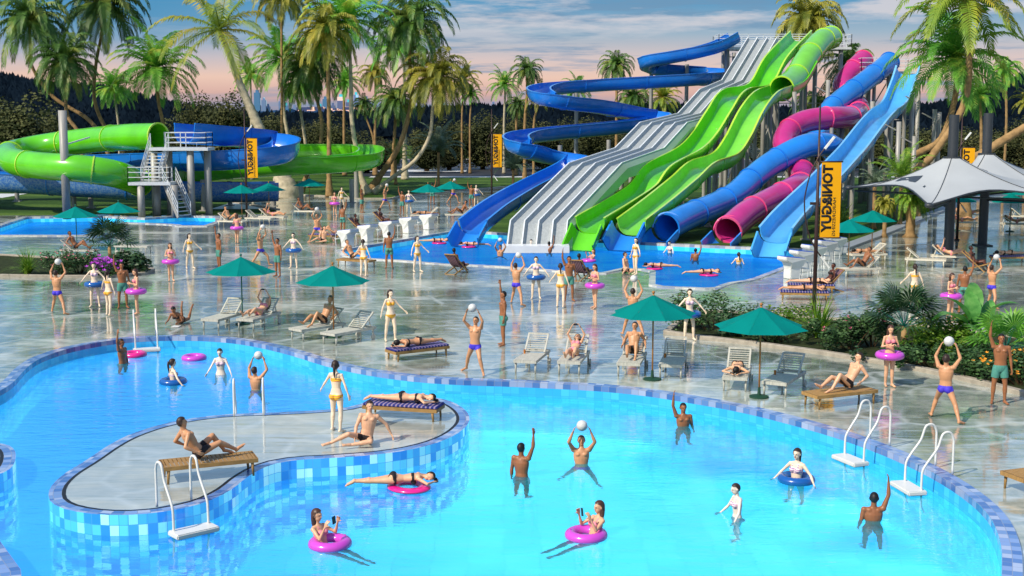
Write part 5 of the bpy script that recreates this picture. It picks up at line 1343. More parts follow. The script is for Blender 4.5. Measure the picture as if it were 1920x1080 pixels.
place(RING['p'], tuple(G(364, 671, WZ + .04)), 0, 1, 'empty pink ring drifting in the left arm of the lagoon', 'pink swim rings', 'swim ring')
place(RING['m'], tuple(G(252, 665, WZ + .04)), 0, 1, 'magenta ring drifting below the far left pool ladder', None, 'swim ring')
# in the slide pool
W('prone', 815, 457, -86, 'farthest left face-down floater in the slide pool', -.09, ring='m', ringlab='magenta float of the farthest left floater')
W('prone', 888, 464, 84, 'face-down floater below the exit of the deep blue slide', -.09, ring='m', ringlab='magenta float below the exit of the deep blue slide')
W('ball', 938, 480, 0, 'man with a ball low in the slide pool, left of centre', 1.05, ball='ball low in the slide pool left of centre', group=gb)
W('ball', 960, 456, 30, 'man with a ball just in front of the grey slide lip', 1.05, ball='ball in front of the grey slide lip', group=gb)
W('child', 996, 470, 0, 'pale girl wading in front of the grey slide', 1.1)
W('wave', 1030, 474, 150, 'man waving in front of the grey slide', 1.15, group=gw)
W('wave', 1130, 462, 5, 'man waving at the exit of the bright green slide', 1.2, group=gw)
W('ringsit', 1104, 490, -60, 'woman seated in a pink ring in the slide pool', 0, ring='p', ringlab='pink ring afloat in the slide pool')
W('child', 1256, 474, -40, 'pale girl wading before the blue tube exit', 1.1)
W('wave', 1304, 488, 165, 'man waving between the blue and magenta tube exits', 1.15, group=gw)
W('prone', 1238, 505, 84, 'face-down floater in the notch of the slide pool, head left', -.09, ring='m', ringlab='magenta float in the notch of the slide pool')
W('prone', 1318, 517, -84, 'face-down floater at the front wall of the slide pool, head right', -.09, ring='m', ringlab='magenta float at the front wall of the slide pool')
W('yellow', 1385, 495, 170, 'girl in yellow top wading below the magenta tube exit', 1.15)
# ------------------------------------------------------------------ loungers, chairs
m_grey = mat('weathered_grey_slats', 'bab8ac', .6, .3, .18, 6, stretch=(6, 1, 1)); m_wood = mat('teak_slats', 'a07c48', .55, .35, .25, 5, stretch=(6, 1, 1), objvar=.1); m_wht = mat('cream_plastic', 'd8d0bc', .45, .4, .08)
def stripes(name, a, b, f=16, axis=1):
    m, t = newmat(name); s = t.n('ShaderNodeSeparateXYZ', {0: t.coord('Object')})
    v = t.math('FRACT', t.math('MULTIPLY', s.outputs[axis], f)); cc = t.ramp(v, [(0, hexc(a)), (.62, hexc(b))], 'CONSTANT')
    t.out(t.n('ShaderNodeBsdfPrincipled', {'Base Color': cc, 'Roughness': .8}).outputs[0]); return m
m_cush = stripes('striped_cushion_fabric', '28307c', '9c8ca8', 9); m_sling = stripes('maroon_striped_canvas', '4a1c34', '9a7c80', 12, 0); m_amber = mat('amber_drink', 'b86a1c', .1)
def lounger(kind, m, h, back=True, cushion=False):
    r = empty('sun_lounger')
    w, L = .68, 1.95
    yb = .32 if back else L / 2
    mb = MB()
    n = 22 if not back else 14; y0 = -L / 2
    for i in range(n):
        y = y0 + (yb - y0) * (i + .5) / n; mb.box((0, y, h), (w - .08, (yb - y0) / n * .78, .025))
    mb.build('seat', m, r)
    mb = MB()
    for sg in (-1, 1): mb.box((sg * (w / 2 - .02), 0, h - .03), (.045, L, .085))
    mb.box((0, -L / 2 + .022, h - .03), (w - .08, .045, .085)); mb.box((0, L / 2 - .022, h - .03), (w - .08, .045, .085)); mb.build('frame', m, r)
    for sx, sy in ((-1, -1), (1, -1), (-1, 1), (1, 1)):
        mb = MB(); mb.tube([(sx * (w / 2 - .04), sy * (L / 2 - .12), h - .05), (sx * (w / 2 - .045), sy * (L / 2 - .10), 0)], [.036, .024], 8); mb.build('leg', m, r, smooth=True)
    if back:
        mb = MB(); a = R(40); c = V(0, yb, h + .03); d = V(0, math.cos(a), math.sin(a)); Lb = .74
        for i in range(9):
            p = c + d * (Lb * (i + .6) / 9); mb.bar(p - V(w / 2 - .05, 0, 0), p + V(w / 2 - .05, 0, 0), .055, .02)
        for sg in (-1, 1): mb.bar(c + V(sg * (w / 2 - .04), 0, 0), c + V(sg * (w / 2 - .04), 0, 0) + d * Lb, .05, .04)
        mb.bar(c + d * Lb - V(w / 2 - .02, 0, 0), c + d * Lb + V(w / 2 - .02, 0, 0), .06, .04)
        mb.build('backrest', m, r)
        mb = MB()
        for sg in (-1, 1): mb.bar(c + V(sg * .24, 0, 0) + d * .5, V(sg * .24, L / 2 - .15, h - .05), .03)
        mb.build('backrest_prop', m, r)
        if kind == 'grey':
            for sg in (-1, 1):
                mb = MB(); mb.tube([(sg * (w / 2 + .00), L / 2 - .18, .09), (sg * (w / 2 + .05), L / 2 - .18, .09)], .09, 14); mb.build('wheel', m, r)
    if cushion:
        mb = MB(); mb.box((0, 0, h + .045), (w - .02, L + .02, .06)); o = mb.build('cushion', m_cush, r)
        bm = bmesh.new(); bm.from_mesh(o.data); bmesh.ops.bevel(bm, geom=bm.edges[:], offset=.025, segments=2, affect='EDGES'); bm.to_mesh(o.data); bm.free()
    return r
LG = lounger('grey', m_grey, .40); LW = lounger('wood', m_wood, .36, back=False); LC = lounger('cush', m_wood, .30, back=False, cushion=True); LH = lounger('white', m_wht, .40); LS = lounger('grey', m_grey, .34, back=False)
def deckchair():
    r = empty('deck_chair'); mb = MB()
    A0, A1 = V(0, -.62, .40), V(0, .62, .0); B0, B1 = V(0, .60, .95), V(0, -.48, .0)
    for sg in (-1, 1):
        mb.bar(A0 + V(sg * .27, 0, 0), A1 + V(sg * .27, 0, 0), .035, .05); mb.bar(B0 + V(sg * .30, 0, 0), B1 + V(sg * .30, 0, 0), .035, .05)
    for p, w_ in ((A0, .27), (A1, .27), (B0, .30), (B1, .30)): mb.bar(p - V(w_, 0, 0), p + V(w_, 0, 0), .04)
    mb.build('frame', m_wood, r)
    mb = MB(); path = catmull([B0, V(0, .28, .52), V(0, 0, .30), V(0, -.28, .28), A0], 5)
    mb.sweep(path, [(-.25, 0), (.25, 0), (.25, .012), (-.25, .012)], closed=True); mb.build('canvas_seat', m_sling, r, smooth=False)
    return r
DC = deckchair()
gl_ = 'sun loungers on the deck'
def lg(proto, px, py, rz, lab, z=0.0, who=None, wl=None, dy=0.0, wr=0, phone=None, skinm=None, s=1.0):
    q = G(px, py, z); o = place(proto, q, rz, 1, lab, gl_, 'sun lounger')
    if who:
        h = {LG.name: .415, LW.name: .375, LC.name: .375, LH.name: .415, LS.name: .355}[proto.name]
        off = Matrix.Rotation(R(rz), 3, 'Z') @ V(0, dy, 0)
        person(who, (q.x + off.x, q.y + off.y, z + h), rz + wr, wl, s, phone=phone, skinm=skinm)
    return o
# foreground row (px,py = centre of the lounger on the ground)
lg(LG, 998, 690, -14, 'empty grey slatted lounger, first of the row behind the lagoon edge')
lg(LG, 1076, 692, -12, 'grey slatted lounger with the sunbather holding a phone in the main row', who='supine', wl='woman on her back with a phone on the second slatted lounger of the main row', phone='phone over the sunbather in the main lounger row', dy=.0)
lg(LG, 1185, 695, -12, 'grey slatted lounger left of the wooden umbrella pole', who='recline', wl='man reclining left of the wooden umbrella pole, knees up', dy=.25)
lg(LG, 1262, 698, -12, 'empty grey slatted lounger right of the wooden umbrella pole')
lg(LG, 1382, 722, -14, 'grey slatted lounger with the face-down sunbather under the right umbrella', who='prone', wl='woman lying face down on the slatted lounger under the right umbrella', wr=180, dy=.0)
lg(LG, 1470, 732, -28, 'empty grey slatted lounger nearest the planter')
lg(LW, 1574, 758, -66, 'flat wooden lounger at the right ladder', who='recline', wl='man reclining on the wooden lounger near the right ladders', dy=.25, skinm=K_light)
lg(LW, 1968, 915, -70, 'wooden lounger cut off by the right edge')
lg(LG, 420, 612, -18, 'empty grey slatted lounger left of the green umbrella pole')
lg(LG, 486, 612, -20, 'grey slatted lounger right of the green umbrella pole', who='supine', wl='woman with phone on the lounger right of the green umbrella pole', phone='phone over the woman right of the green umbrella pole')
lg(LG, 596, 632, -42, 'grey slatted lounger left of the wooden pole, man on it', who='recline', wl='man reclining with crossed feet beside the left wooden umbrella pole', dy=.25)
lg(LG, 654, 640, -38, 'empty grey slatted lounger right of the left wooden umbrella pole')
lg(LC, 783, 670, -55, 'low lounger with striped cushion left of the ball thrower', who='prone', wl='woman face down on the striped lounger left of the ball thrower', wr=180, skinm=K_tan)
lg(LW, 392, 893, 112, 'slatted wooden lounger on the pool island', z=.05, who='recline', wl='man seen from behind reclining on the wooden island lounger', dy=.2, wr=12)
lg(LC, 757, 782, 75, 'low lounger with blue striped cushion on the island', z=.05, who='prone', wl='woman lying face down on the striped island lounger', wr=180)
# far left
lg(LH, 436, 425, 70, 'white lounger with a reclining man beside the back pool', who='recline', wl='far man reclining on the white lounger by the back pool', dy=.2)
lg(LH, 487, 419, 75, 'empty white lounger near the left banner pole')
lg(LH, 512, 416, 75, 'white lounger under the second far left umbrella', who='supine', wl='far woman on her back under the second far left umbrella', skinm=K_tan)
lg(LH, 572, 405, 72, 'white lounger below the third far umbrella', who='recline', wl='far man reclining below the third far umbrella', dy=.2, skinm=K_dark)
lg(LC, 610, 450, 75, 'cushioned lounger left of the first starting block', who='recline', wl='man reclining left of the first starting block', dy=.2)
lg(LW, 668, 500, 62 - 180 + 180, 'wooden lounger at the corner of the slide pool', who='recline', wl='man seen from behind reclining at the corner of the slide pool', dy=.2, wr=0)
lg(LH, 797, 413, -80, 'white lounger under the left twin umbrella', who='prone', wl='far woman face down under the left twin umbrella', wr=180, skinm=K_tan)
lg(LH, 860, 412, -78, 'white lounger under the right twin umbrella', who='recline', wl='far man reclining under the right twin umbrella', dy=.2, skinm=K_dark)
lg(LG, 250, 474, 80, 'grey lounger behind the flowerbed palm'); lg(LG, 150, 482, 80, 'grey lounger left of the flowerbed palm', who='recline', wl='man reclining behind the flowerbed, half hidden', dy=.2, skinm=K_dark)
# right
lg(LC, 1508, 562, 80, 'striped wooden lounger behind the right planter', who='prone', wl='woman lying on the striped lounger behind the right planter', wr=180, skinm=K_tan)
lg(LC, 1520, 548, 80, 'striped lounger just behind the one at the banner pole', who='prone', wl='dark-haired woman lying just behind the banner pole', wr=180)
lg(LH, 1610, 518, -72, 'white lounger under the nearer right umbrella', who='recline', wl='man reclining under the nearer right umbrella', dy=.2, skinm=K_dark)
lg(LH, 1625, 490, -78, 'white lounger under the farther right umbrella', who='prone', wl='woman face down under the farther right umbrella', wr=180, skinm=K_tan)
lg(LH, 1735, 500, 70, 'empty white lounger left of the canopy post')
lg(LH, 1782, 494, 72, 'white lounger with the phone reader at the canopy post', who='supine', wl='woman on her back with a phone at the canopy post', phone='phone over the woman at the canopy post')
lg(LC, 1893, 492, -80, 'striped lounger at the right edge', who='prone', wl='woman face down on the striped lounger at the right edge', wr=180)
lg(LH, 1802, 427, 82, 'cream lounger between the two canopy posts', who='supine', wl='dark-haired sunbather between the canopy posts, nearer one', skinm=K_tan)
lg(LH, 1822, 412, 82, 'cream lounger behind the one between the canopy posts', who='supine', wl='dark-haired sunbather between the canopy posts, farther one', skinm=K_tan)
lg(LH, 1905, 430, 82, 'cream lounger near the right edge under the canopy', who='supine', wl='sunbather near the right edge under the canopy', skinm=K_tan)
lg(LH, 1920, 415, 82, 'cream lounger farthest back at the right edge')
gd = 'striped deck chairs'
def dchair(px, py, rz, lab, wl):
    q = G(px, py); place(DC, q, rz, 1, lab, gd, 'deck chair')
    off = Matrix.Rotation(R(rz), 3, 'Z') @ V(0, .02, 0); person('chair', (q.x + off.x, q.y + off.y, .33), rz, wl, .97)
dchair(857, 512, 148, 'deck chair on the slide pool edge seen from behind', 'woman in the deck chair left of centre by the slide pool')
dchair(1090, 524, 150, 'deck chair behind the mid deck waving man', 'woman in the deck chair behind the mid deck waving man')
dchair(673, 437, 70, 'deck chair behind the second starting block', 'woman in the deck chair behind the second starting block')
dchair(718, 424, 68, 'deck chair behind the third starting block', 'woman in the deck chair behind the third starting block')
dchair(1552, 547, -72, 'deck chair right of the near banner pole', 'woman in the deck chair right of the near banner pole')
dchair(1828, 508, 62, 'deck chair right of the canopy post', 'woman in the deck chair right of the canopy post')
# drinks
DR = bpy.data.objects.new('drink_glass', None)
mb = MB(); mb.lathe([(.03, 0), (.035, .12), (.032, .12), (.028, .01)], 12); me = mb.mesh('drink_glass'); me.materials.append(m_amber); DR = bpy.data.objects.new('drink_glass', me); col.objects.link(DR)
for (cx_, cy_, lab) in [(998, 690, 'amber drink on the first slatted lounger of the main row'), (1262, 698, 'amber drink on the lounger right of the wooden pole'), (1470, 732, 'amber drink on the lounger nearest the planter')]:
    q = G(cx_, cy_); a = R(-14); off = Matrix.Rotation(a, 3, 'Z') @ V(-.26, .1, 0); place(DR, (q.x + off.x, q.y + off.y, .413), 0, 1, lab, None, 'drink')
# ------------------------------------------------------------------ umbrellas
m_teal = mat('teal_parasol_fabric', '009a92', .8, .15, .06, 2, trans=.5); m_pole = mat('orange_wood_pole', 'a86c2c', .5); m_gpole = mat('green_painted_pole', '0c6454', .4); m_gbase = mat('dark_green_base', '14402c', .6)
def umbrella(mp):
    r = empty('parasol'); mb = MB(); mb.tube([(0, 0, .02), (0, 0, 2.52)], .024, 10); mb.build('pole', mp, r, smooth=True)
    mb = MB(); mb.lathe([(.26, 0), (.26, .04), (.05, .07), (.035, .28), (.0, .28)], 20); mb.build('base', m_gbase, r)
    mb = MB(); n = 8; vs = [V(0, 0, 2.46)]; Rr = 1.28; lv = 6; sub = 6
    for j in range(1, lv + 1):
        s = j / lv
        for i in range(n * sub):
            q = i % sub / sub; a0 = 2 * math.pi * (i // sub) / n; a1 = a0 + 2 * math.pi / n
            p0 = V(math.cos(a0), math.sin(a0), 0); p1 = V(math.cos(a1), math.sin(a1), 0)
            sag = math.sin(math.pi * q)
            p = p0.lerp(p1, q) * Rr * s * (1 - .08 * sag * s ** 3)
            z = 2.46 - .56 * (s ** .92) - .02 * sag * s
            vs.append(V(p.x, p.y, z))
    N_ = n * sub; fs = [(0, 1 + i, 1 + (i + 1) % N_) for i in range(N_)]
    for j in range(lv - 1):
        for i in range(N_): fs.append((1 + j * N_ + i, 1 + (j + 1) * N_ + i, 1 + (j + 1) * N_ + (i + 1) % N_, 1 + j * N_ + (i + 1) % N_))
    mb.add(vs, fs); me = mb.build('canopy', m_teal, r, sharp=9)
    for k in range(8):
        a = 2 * math.pi * k / 8; mb = MB(); mb.bar((0, 0, 2.42), (math.cos(a) * 1.24, math.sin(a) * 1.24, 1.90), .018); mb.bar((0, 0, 1.95), (math.cos(a) * .6, math.sin(a) * .6, 2.17), .014); mb.build('rib', mp, r)
    mb = MB(); mb.ball((0, 0, 2.53), .045, 10, 8); mb.build('finial', mp, r, smooth=True)
    return r
UW = umbrella(m_pole); UG = umbrella(m_gpole)
for pr, px, py, rz, lab in [(UW, 1223, 712, 10, 'teal parasol on a wooden pole in the main lounger row'), (UW, 1423, 745, 20, 'teal parasol nearest the right planter'), (UG, 455, 608, 5, 'teal parasol on a green pole at left of the lagoon'), (UW, 626, 632, 15, 'teal parasol on a wooden pole left of the striped lounger'),
        (UG, 145, 470, 8, 'teal parasol in front of the back pool, left one'), (UG, 225, 458, 0, 'teal parasol in front of the back pool, right one'), (UW, 454, 410, 12, 'far teal parasol at the left banner pole'), (UW, 505, 405, 3, 'far teal parasol right of the left banner pole'), (UW, 581, 393, 9, 'far teal parasol standing alone before the curved palm'),
        (UW, 803, 408, 7, 'left one of the far twin parasols'), (UW, 845, 400, 14, 'right one of the far twin parasols'), (UW, 1590, 505, 6, 'teal parasol just behind the near banner'), (UW, 1634, 480, 11, 'teal parasol behind the one at the near banner'),
        (UG, 1793, 432, 4, 'teal parasol seen under the canopy left of the second post'), (UG, 1812, 414, 9, 'teal parasol farthest back under the canopy'), (UG, 1893, 434, 2, 'teal parasol under the canopy near the right edge'), (UG, 1908, 414, 6, 'teal parasol behind the one near the right edge')]:
    place(pr, G(px, py), rz, 1, lab, 'teal parasols', 'parasol')
# ------------------------------------------------------------------ starting blocks, ladders
m_bpad = mat('blue_grip_pad', '2858b8', .6)
def sblock():
    r = empty('starting_block')
    prof = [(-.32, 0), (.14, 0), (.16, .16), (.22, .42), (.36, .60), (.40, .62), (.40, .80), (-.62, .92), (-.62, .78), (-.36, .66), (-.30, .42), (-.32, .18)]
    mb = MB(); n = len(prof); hw = .30
    vs = [V(sx * (hw if z > .6 else hw * .78), y, z) for sx in (-1, 1) for y, z in prof]
    mb.add(vs, [tuple(range(n)), tuple(range(n, 2 * n))[::-1]] + [(k, (k + 1) % n, n + (k + 1) % n, n + k) for k in range(n)])
    o = mb.build('pedestal', m_white2, r)
    bm = bmesh.new(); bm.from_mesh(o.data); bmesh.ops.bevel(bm, geom=bm.edges[:], offset=.025, segments=2, affect='EDGES'); bm.to_mesh(o.data); bm.free()
    mb = MB(); mb.box((0, -.11, .868), (.54, .94, .03), rx=math.atan2(-.12, 1.02)); mb.build('grip_pad', m_bpad, r)
    mb = MB()
    for sg in (-1, 1):
        mb.tube(catmull([(sg * .2, .38, .70), (sg * .2, .56, .62), (sg * .2, .60, .38), (sg * .2, .56, .0)], 4), .018, 6)
    mb.build('step_rail', m_rail, r, smooth=True)
    mb = MB(); mb.box((0, .56, .38), (.42, .2, .03)); mb.build('step', m_white2, r)
    return r
m_white2 = mat('white_moulded_plastic', 'dcdcd6', .35, .5, .04)
SB = sblock()
for px, py, rz, lab in [(650, 463, 48, 'starting block nearest the pool corner on the left row'), (687, 453, 48, 'second starting block of the left row'), (727, 445, 48, 'third starting block, middle of the left row'), (764, 437, 48, 'fourth starting block of the left row'), (802, 430, 48, 'farthest starting block of the left row'),
        (1487, 522, -62, 'nearest starting block of the right row'), (1508, 509, -62, 'second starting block of the right row'), (1529, 497, -62, 'third starting block of the right row'), (1550, 487, -62, 'fourth starting block of the right row'), (1568, 478, -62, 'farthest starting block of the right row')]:
    place(SB, G(px, py), rz, (1.35, 1.15, 1.0) if False else 1.15, lab, 'starting blocks', 'starting block')
def ladder():
    r = empty('pool_ladder')
    for sg in (-1, 1):
        mb = MB(); x = sg * .36
        pts = catmull([(x, .34, .02), (x, .34, .60), (x, .33, .78), (x, .27, .90), (x, .17, .93), (x, .08, .88), (x, .03, .74), (x, -.03, .58), (x, -.22, .32), (x, -.33, .14), (x, -.35, -.05), (x, -.35, -.36)], 4)
        mb.tube(pts, .026, 8); mb.build('handrail', m_white2, r, smooth=True)
        mb = MB(); mb.tube(catmull([(x, -.35, -.38), (x, -.33, -.9), (x, -.26, -1.25)], 4), .022, 8); mb.build('submerged_rail', m_white2, r, smooth=True)
    mb = MB(); mb.box((0, -.46, -.34), (.88, .42, .10)); o = mb.build('platform', m_white2, r)
    bm = bmesh.new(); bm.from_mesh(o.data); bmesh.ops.bevel(bm, geom=bm.edges[:], offset=.02, segments=2, affect='EDGES'); bm.to_mesh(o.data); bm.free()
    return r
LD = ladder()
def put_ladder(px, py, out, lab, rz=None, inward=True):
    """snap onto the coping, facing the water"""
    tgt = G(px, py); lp_ = out if area2(out) > 0 else out[::-1]
    i = min(range(len(lp_)), key=lambda i: (lp_[i] - tgt).length); tn = (lp_[(i + 1) % len(lp_)] - lp_[i - 1]).normalized()
    nn = Vector((tn.y, -tn.x, 0)); nn = -nn if inward else nn      # towards the water
    q = lp_[i] + nn * (.38 if inward else -.02)
    ang = math.degrees(math.atan2(nn.y, nn.x)) + 90
    place(LD, (q.x, q.y, .05), ang, 1, lab, 'white pool ladders', 'pool ladder')
put_ladder(276, 636, big_out, 'white pool ladder at the far left of the lagoon')
put_ladder(1652, 834, big_out, 'white pool ladder on the right wall, farther one of the pair')
put_ladder(1760, 882, big_out, 'white pool ladder on the right wall, nearer one of the pair')
put_ladder(352, 958, isl_out, 'white pool ladder on the front of the island', inward=False)
put_ladder(478, 779, isl_out, 'white pool ladder on the far side of the island', inward=False)
# ------------------------------------------------------------------ banners
m_pole_b = mat('dark_bronze_pole', '3c2824', .45, .5, .1, metal=.2); m_yel = mat('orange_yellow_banner_fabric', 'f0aa10', .7, .2, .04, 1.5); m_ink = mat('black_print', (.008, .008, .008), .7); m_lampw = mat('white_lamp_housing', 'e4e4dc', .4)
def text_mesh(body, bold, hgt, length):
    cu = bpy.data.curves.new('t', 'FONT'); cu.body = body; cu.offset = bold; cu.size = 1; cu.resolution_u = 2
    to = bpy.data.objects.new('tmp_t', cu); col.objects.link(to); dg = bpy.context.evaluated_depsgraph_get(); dg.update()
    me = bpy.data.meshes.new_from_object(to.evaluated_get(dg)); bpy.data.objects.remove(to)
    xs = [v.co.x for v in me.vertices]; ys = [v.co.y for v in me.vertices]; x0, x1, y0, y1 = min(xs), max(xs), min(ys), max(ys)
    # text runs downwards, mirrored (banner seen from its back)
    for v in me.vertices:
        u = (v.co.x - x0) / (x1 - x0) * length; w_ = (v.co.y - y0) / (y1 - y0) * hgt
        v.co = (-w_, 0, -u)
    bm = bmesh.new(); bm.from_mesh(me); bmesh.ops.solidify(bm, geom=bm.faces[:], thickness=.006); bmesh.ops.recalc_face_normals(bm, faces=bm.faces[:]); bm.to_mesh(me); bm.free()
    return me
tm1 = text_mesh('TONI&GUY', .045, .40, 2.56); tm2 = text_mesh('HAIRDRESSING', .006, .12, 1.45)
def banner():
    r = empty('banner_pole'); H = 7.9
    mb = MB(); mb.tube([(0, 0, -.02), (0, 0, 3.0), (0, 0, H)], [.085, .075, .03], 12); mb.build('pole', m_pole_b, r, smooth=True)
    mb = MB(); mb.lathe([(.16, 0), (.16, .06), (.09, .12)], 14); mb.build('pole_base', m_pole_b, r)
    zt_, zb = 5.75, 2.92
    mb = MB(); mb.box((.50, 0, (zt_ + zb) / 2), (.74, .02, zt_ - zb)); o = mb.build('banner_cloth', m_yel, r)
    t1 = mesh_obj('lettering', tm1, m_ink, o); t1.location = (.555, -.012, 5.66)
    t2 = mesh_obj('small_lettering', tm2, m_ink, o); t2.location = (.70, -.012, 4.42)
    mb = MB(); mb.tube([(0, 0, zt_ + .02), (.92, 0, zt_ + .02)], .028, 8); mb.build('banner_arm', m_pole_b, r, smooth=True); mb = MB(); mb.tube([(0, 0, zb - .02), (.92, 0, zb - .02)], .028, 8); mb.build('banner_arm', m_pole_b, r, smooth=True)
    mb = MB(); mb.box((-.10, 0, 4.2), (.34, .10, .10)); mb.build('clamp', m_pole_b, r)
    arc = catmull([(.22, -.06, 6.28), (0, -.07, 5.98), (-.30, -.07, 5.35), (-.47, -.07, 4.6), (-.50, -.07, 4.2), (-.44, -.07, 3.6), (-.25, -.07, 2.9), (0, -.07, 2.45), (.20, -.06, 2.18)], 5)
    mb = MB(); mb.tube(arc, .026, 8); mb.build('curved_rod', m_pole_b, r, smooth=True)
    for a, b in (((.20, -.06, 6.25), (.55, -.06, 6.70)), ((.18, -.06, 2.20), (.50, -.06, 1.76))):
        mb = MB(); mb.bar(a, b, .14, .07); mb.build('floodlight', m_lampw, r)
    return r
BN = banner()
for px, py, lab in [(1526, 588, 'near orange banner pole standing in the right planter'), (463, 409, 'orange banner pole at the end of the left blue slide'), (922, 377, 'orange banner pole in the middle by the deep blue slide')]:
    place(BN, G(px, py), 0, 1, lab, 'orange banner poles', 'banner')
q = G(1796, 448); place(BN, D(1801, 300, 78) * 1.0, 0, .96, 'orange banner pole behind the white canopies', 'orange banner poles', 'banner').location.z = 0
# ------------------------------------------------------------------ canopies
m_can = mat('white_canopy_membrane', 'b4b8b8', .6, .3, .05, .5, trans=.06); m_mast = mat('dark_grey_mast', '34383c', .45, .5, .1)
def membrane(root, peak, r0, corners, dip=.22, conc=.30):
    ncor = len(corners); sub = 10; lv = 12; edge = []
    for i in range(ncor):
        a = corners[i]; b = corners[(i + 1) % ncor]
        for k in range(sub):
            s = k / sub; p = a.lerp(b, s); c = V(peak.x, peak.y, p.z)
            p = p + (c - p) * conc * math.sin(math.pi * s) ** 1.0 * .8; p.z = a.z * (1 - s) + b.z * s + .45 * math.sin(math.pi * s)
            edge.append(p)
    N_ = len(edge); vs = []
    for j in range(lv + 1):
        s = j / lv
        for i, e in enumerate(edge):
            a = math.atan2(e.y - peak.y, e.x - peak.x); p0 = V(peak.x + r0 * math.cos(a), peak.y + r0 * math.sin(a), peak.z)
            p = p0.lerp(e, s); p.z = e.z + (peak.z - e.z) * ((1 - s) ** 1.75)
            vs.append(p)
    fs = [(j * N_ + i, (j + 1) * N_ + i, (j + 1) * N_ + (i + 1) % N_, j * N_ + (i + 1) % N_) for j in range(lv) for i in range(N_)]
    mb = MB(); mb.add(vs, fs); o = mb.build('membrane', m_can, root, world=True, smooth=True)
    mb = MB(); mb.tube(edge, .045, 6, closed=True); mb.build('edge_cable', m_mast, root, world=True, smooth=True)
    mb = MB(); mb.lathe([(r0 + .05, -.06), (r0 + .05, .06), (r0 - .04, .06)], 20, c=peak); mb.build('top_ring', m_mast, root, world=True)
    for c in corners:
        i = corners.index(c); mb = MB(); pts = [peak + (V(c.x, c.y, peak.z) - peak).normalized() * r0]
        for j in range(lv + 1): pts.append(vs[j * N_ + i * sub] + V(0, 0, .02))
        mb.tube(pts[1:], .018, 5); mb.build('seam_cable', m_mast, root, world=True, smooth=True)
    return vs, N_
def canopy(pk, Yp, masttop, base, corners, label):
    peak = D(*pk, Yp); r = empty('tensile_canopy', (peak.x, Yp, 0)); tag(r, label, 'canopy', 'white tensile canopies')
    cs = [D(x, y, yy) for x, y, yy in corners]
    c0 = sum(cs, Vector()) / len(cs); cs.sort(key=lambda p: math.atan2(p.y - peak.y, p.x - peak.x))
    vs, N_ = membrane(r, peak, .42, cs)
    mb = MB(); zt_ = D(pk[0], masttop, Yp).z; mb.tube([(peak.x, Yp, 0), (peak.x, Yp, zt_)], .26, 14); mb.box((peak.x, Yp, .03), (.9, .9, .06)); mb.build('mast', m_mast, r, world=True, sharp=40)
    for c in cs:
        mb = MB(); d = V(c.x - peak.x, c.y - peak.y, 0).normalized(); mb.ball(c, .22, 10, 8, (1, 1, .6)); mb.build('corner_bracket', m_mast, r, world=True, smooth=True)
    mb = MB()
    for c in cs: mb.tube([(peak.x, Yp, c.z - .3), (c.x * .94 + peak.x * .06, c.y * .94 + Yp * .06, c.z - .15)], .06, 6)
    mb.build('strut', m_mast, r, world=True, smooth=True)
    return r
C1 = canopy((1786, 296), 69.0, 215, None, [(1592, 352, 71), (1742, 385, 61.5), (2010, 372, 63), (1960, 340, 80), (1700, 350, 84)], 'nearer white canopy with a dark patch on its left slope')
C2 = canopy((1850, 289), 75.0, 212, None, [(1745, 338, 84), (1800, 346, 70), (2060, 378, 69), (2040, 340, 84)], 'second white canopy just behind the nearer one')
C3 = canopy((1968, 300), 82.0, 212, None, [(1885, 330, 90), (1880, 350, 76), (2160, 378, 76), (2160, 340, 92)], 'third white canopy cut off by the right edge')
# dark openings sewn in the first canopy
pk = D(1786, 296, 69)
mem = [o for o in KIDS[C1.name] if o.name.startswith('membrane')][0]
import mathutils.bvhtree as bvt
bv = bvt.BVHTree.FromPolygons([v.co for v in mem.data.vertices], [tuple(p.vertices) for p in mem.data.polygons])
def on_mem(px, py):
    d = ray(px, py).normalized(); hit = bv.ray_cast(V(0, 0, CAMH) - C1.location, d)
    return (hit[0] - d * .03) if hit[0] is not None else None
for poly in ([(1678, 340), (1690, 333), (1715, 330), (1731, 329), (1722, 338), (1716, 342), (1710, 341)], [(1730, 350), (1734, 347), (1736, 349), (1733, 352)]):
    ps = [on_mem(*q) for q in poly]
    if all(p is not None for p in ps):
        mb = MB(); c = sum(ps, Vector()) / len(ps); mb.add([c] + ps, [(0, i + 1, (i + 1) % len(ps) + 1) for i in range(len(ps))]); mb.build('dark_patch', m_mast, C1)
# ------------------------------------------------------------------ planting
def clump(name, label, p, s, n, Lf, wid, m, up=1.1, rnd=None, cat='plant', grp=None):
    rnd = rnd or random.Random(int(p.x * 7 + p.y)); r = empty(name, p); tag(r, label, cat, grp); mb = MB()
    for i in range(n):
        a = rnd.uniform(0, 6.28); el = rnd.uniform(.55, 1.5); d = V(math.cos(a) * math.cos(el), math.sin(a) * math.cos(el), math.sin(el)); q = V(rnd.uniform(-.1, .1) * s, rnd.uniform(-.1, .1) * s, 0)
        L = Lf * s * rnd.uniform(.6, 1.1); side = V(-math.sin(a), math.cos(a), 0) * wid * s * .5; pts = []
        for k in range(6):
            pts.append(q.copy()); q = q + d * L / 5; d.z -= .28; d.normalize()
        for k in range(5):
            w0 = side * (1 - (k / 5) ** 2); w1 = side * (1 - ((k + 1) / 5) ** 2)
            mb.add([pts[k] - w0, pts[k] + w0, pts[k + 1] + w1, pts[k + 1] - w1], [(0, 1, 2, 3)])
    mb.build('blades', m, r, recalc=False); return r
_bush = {}
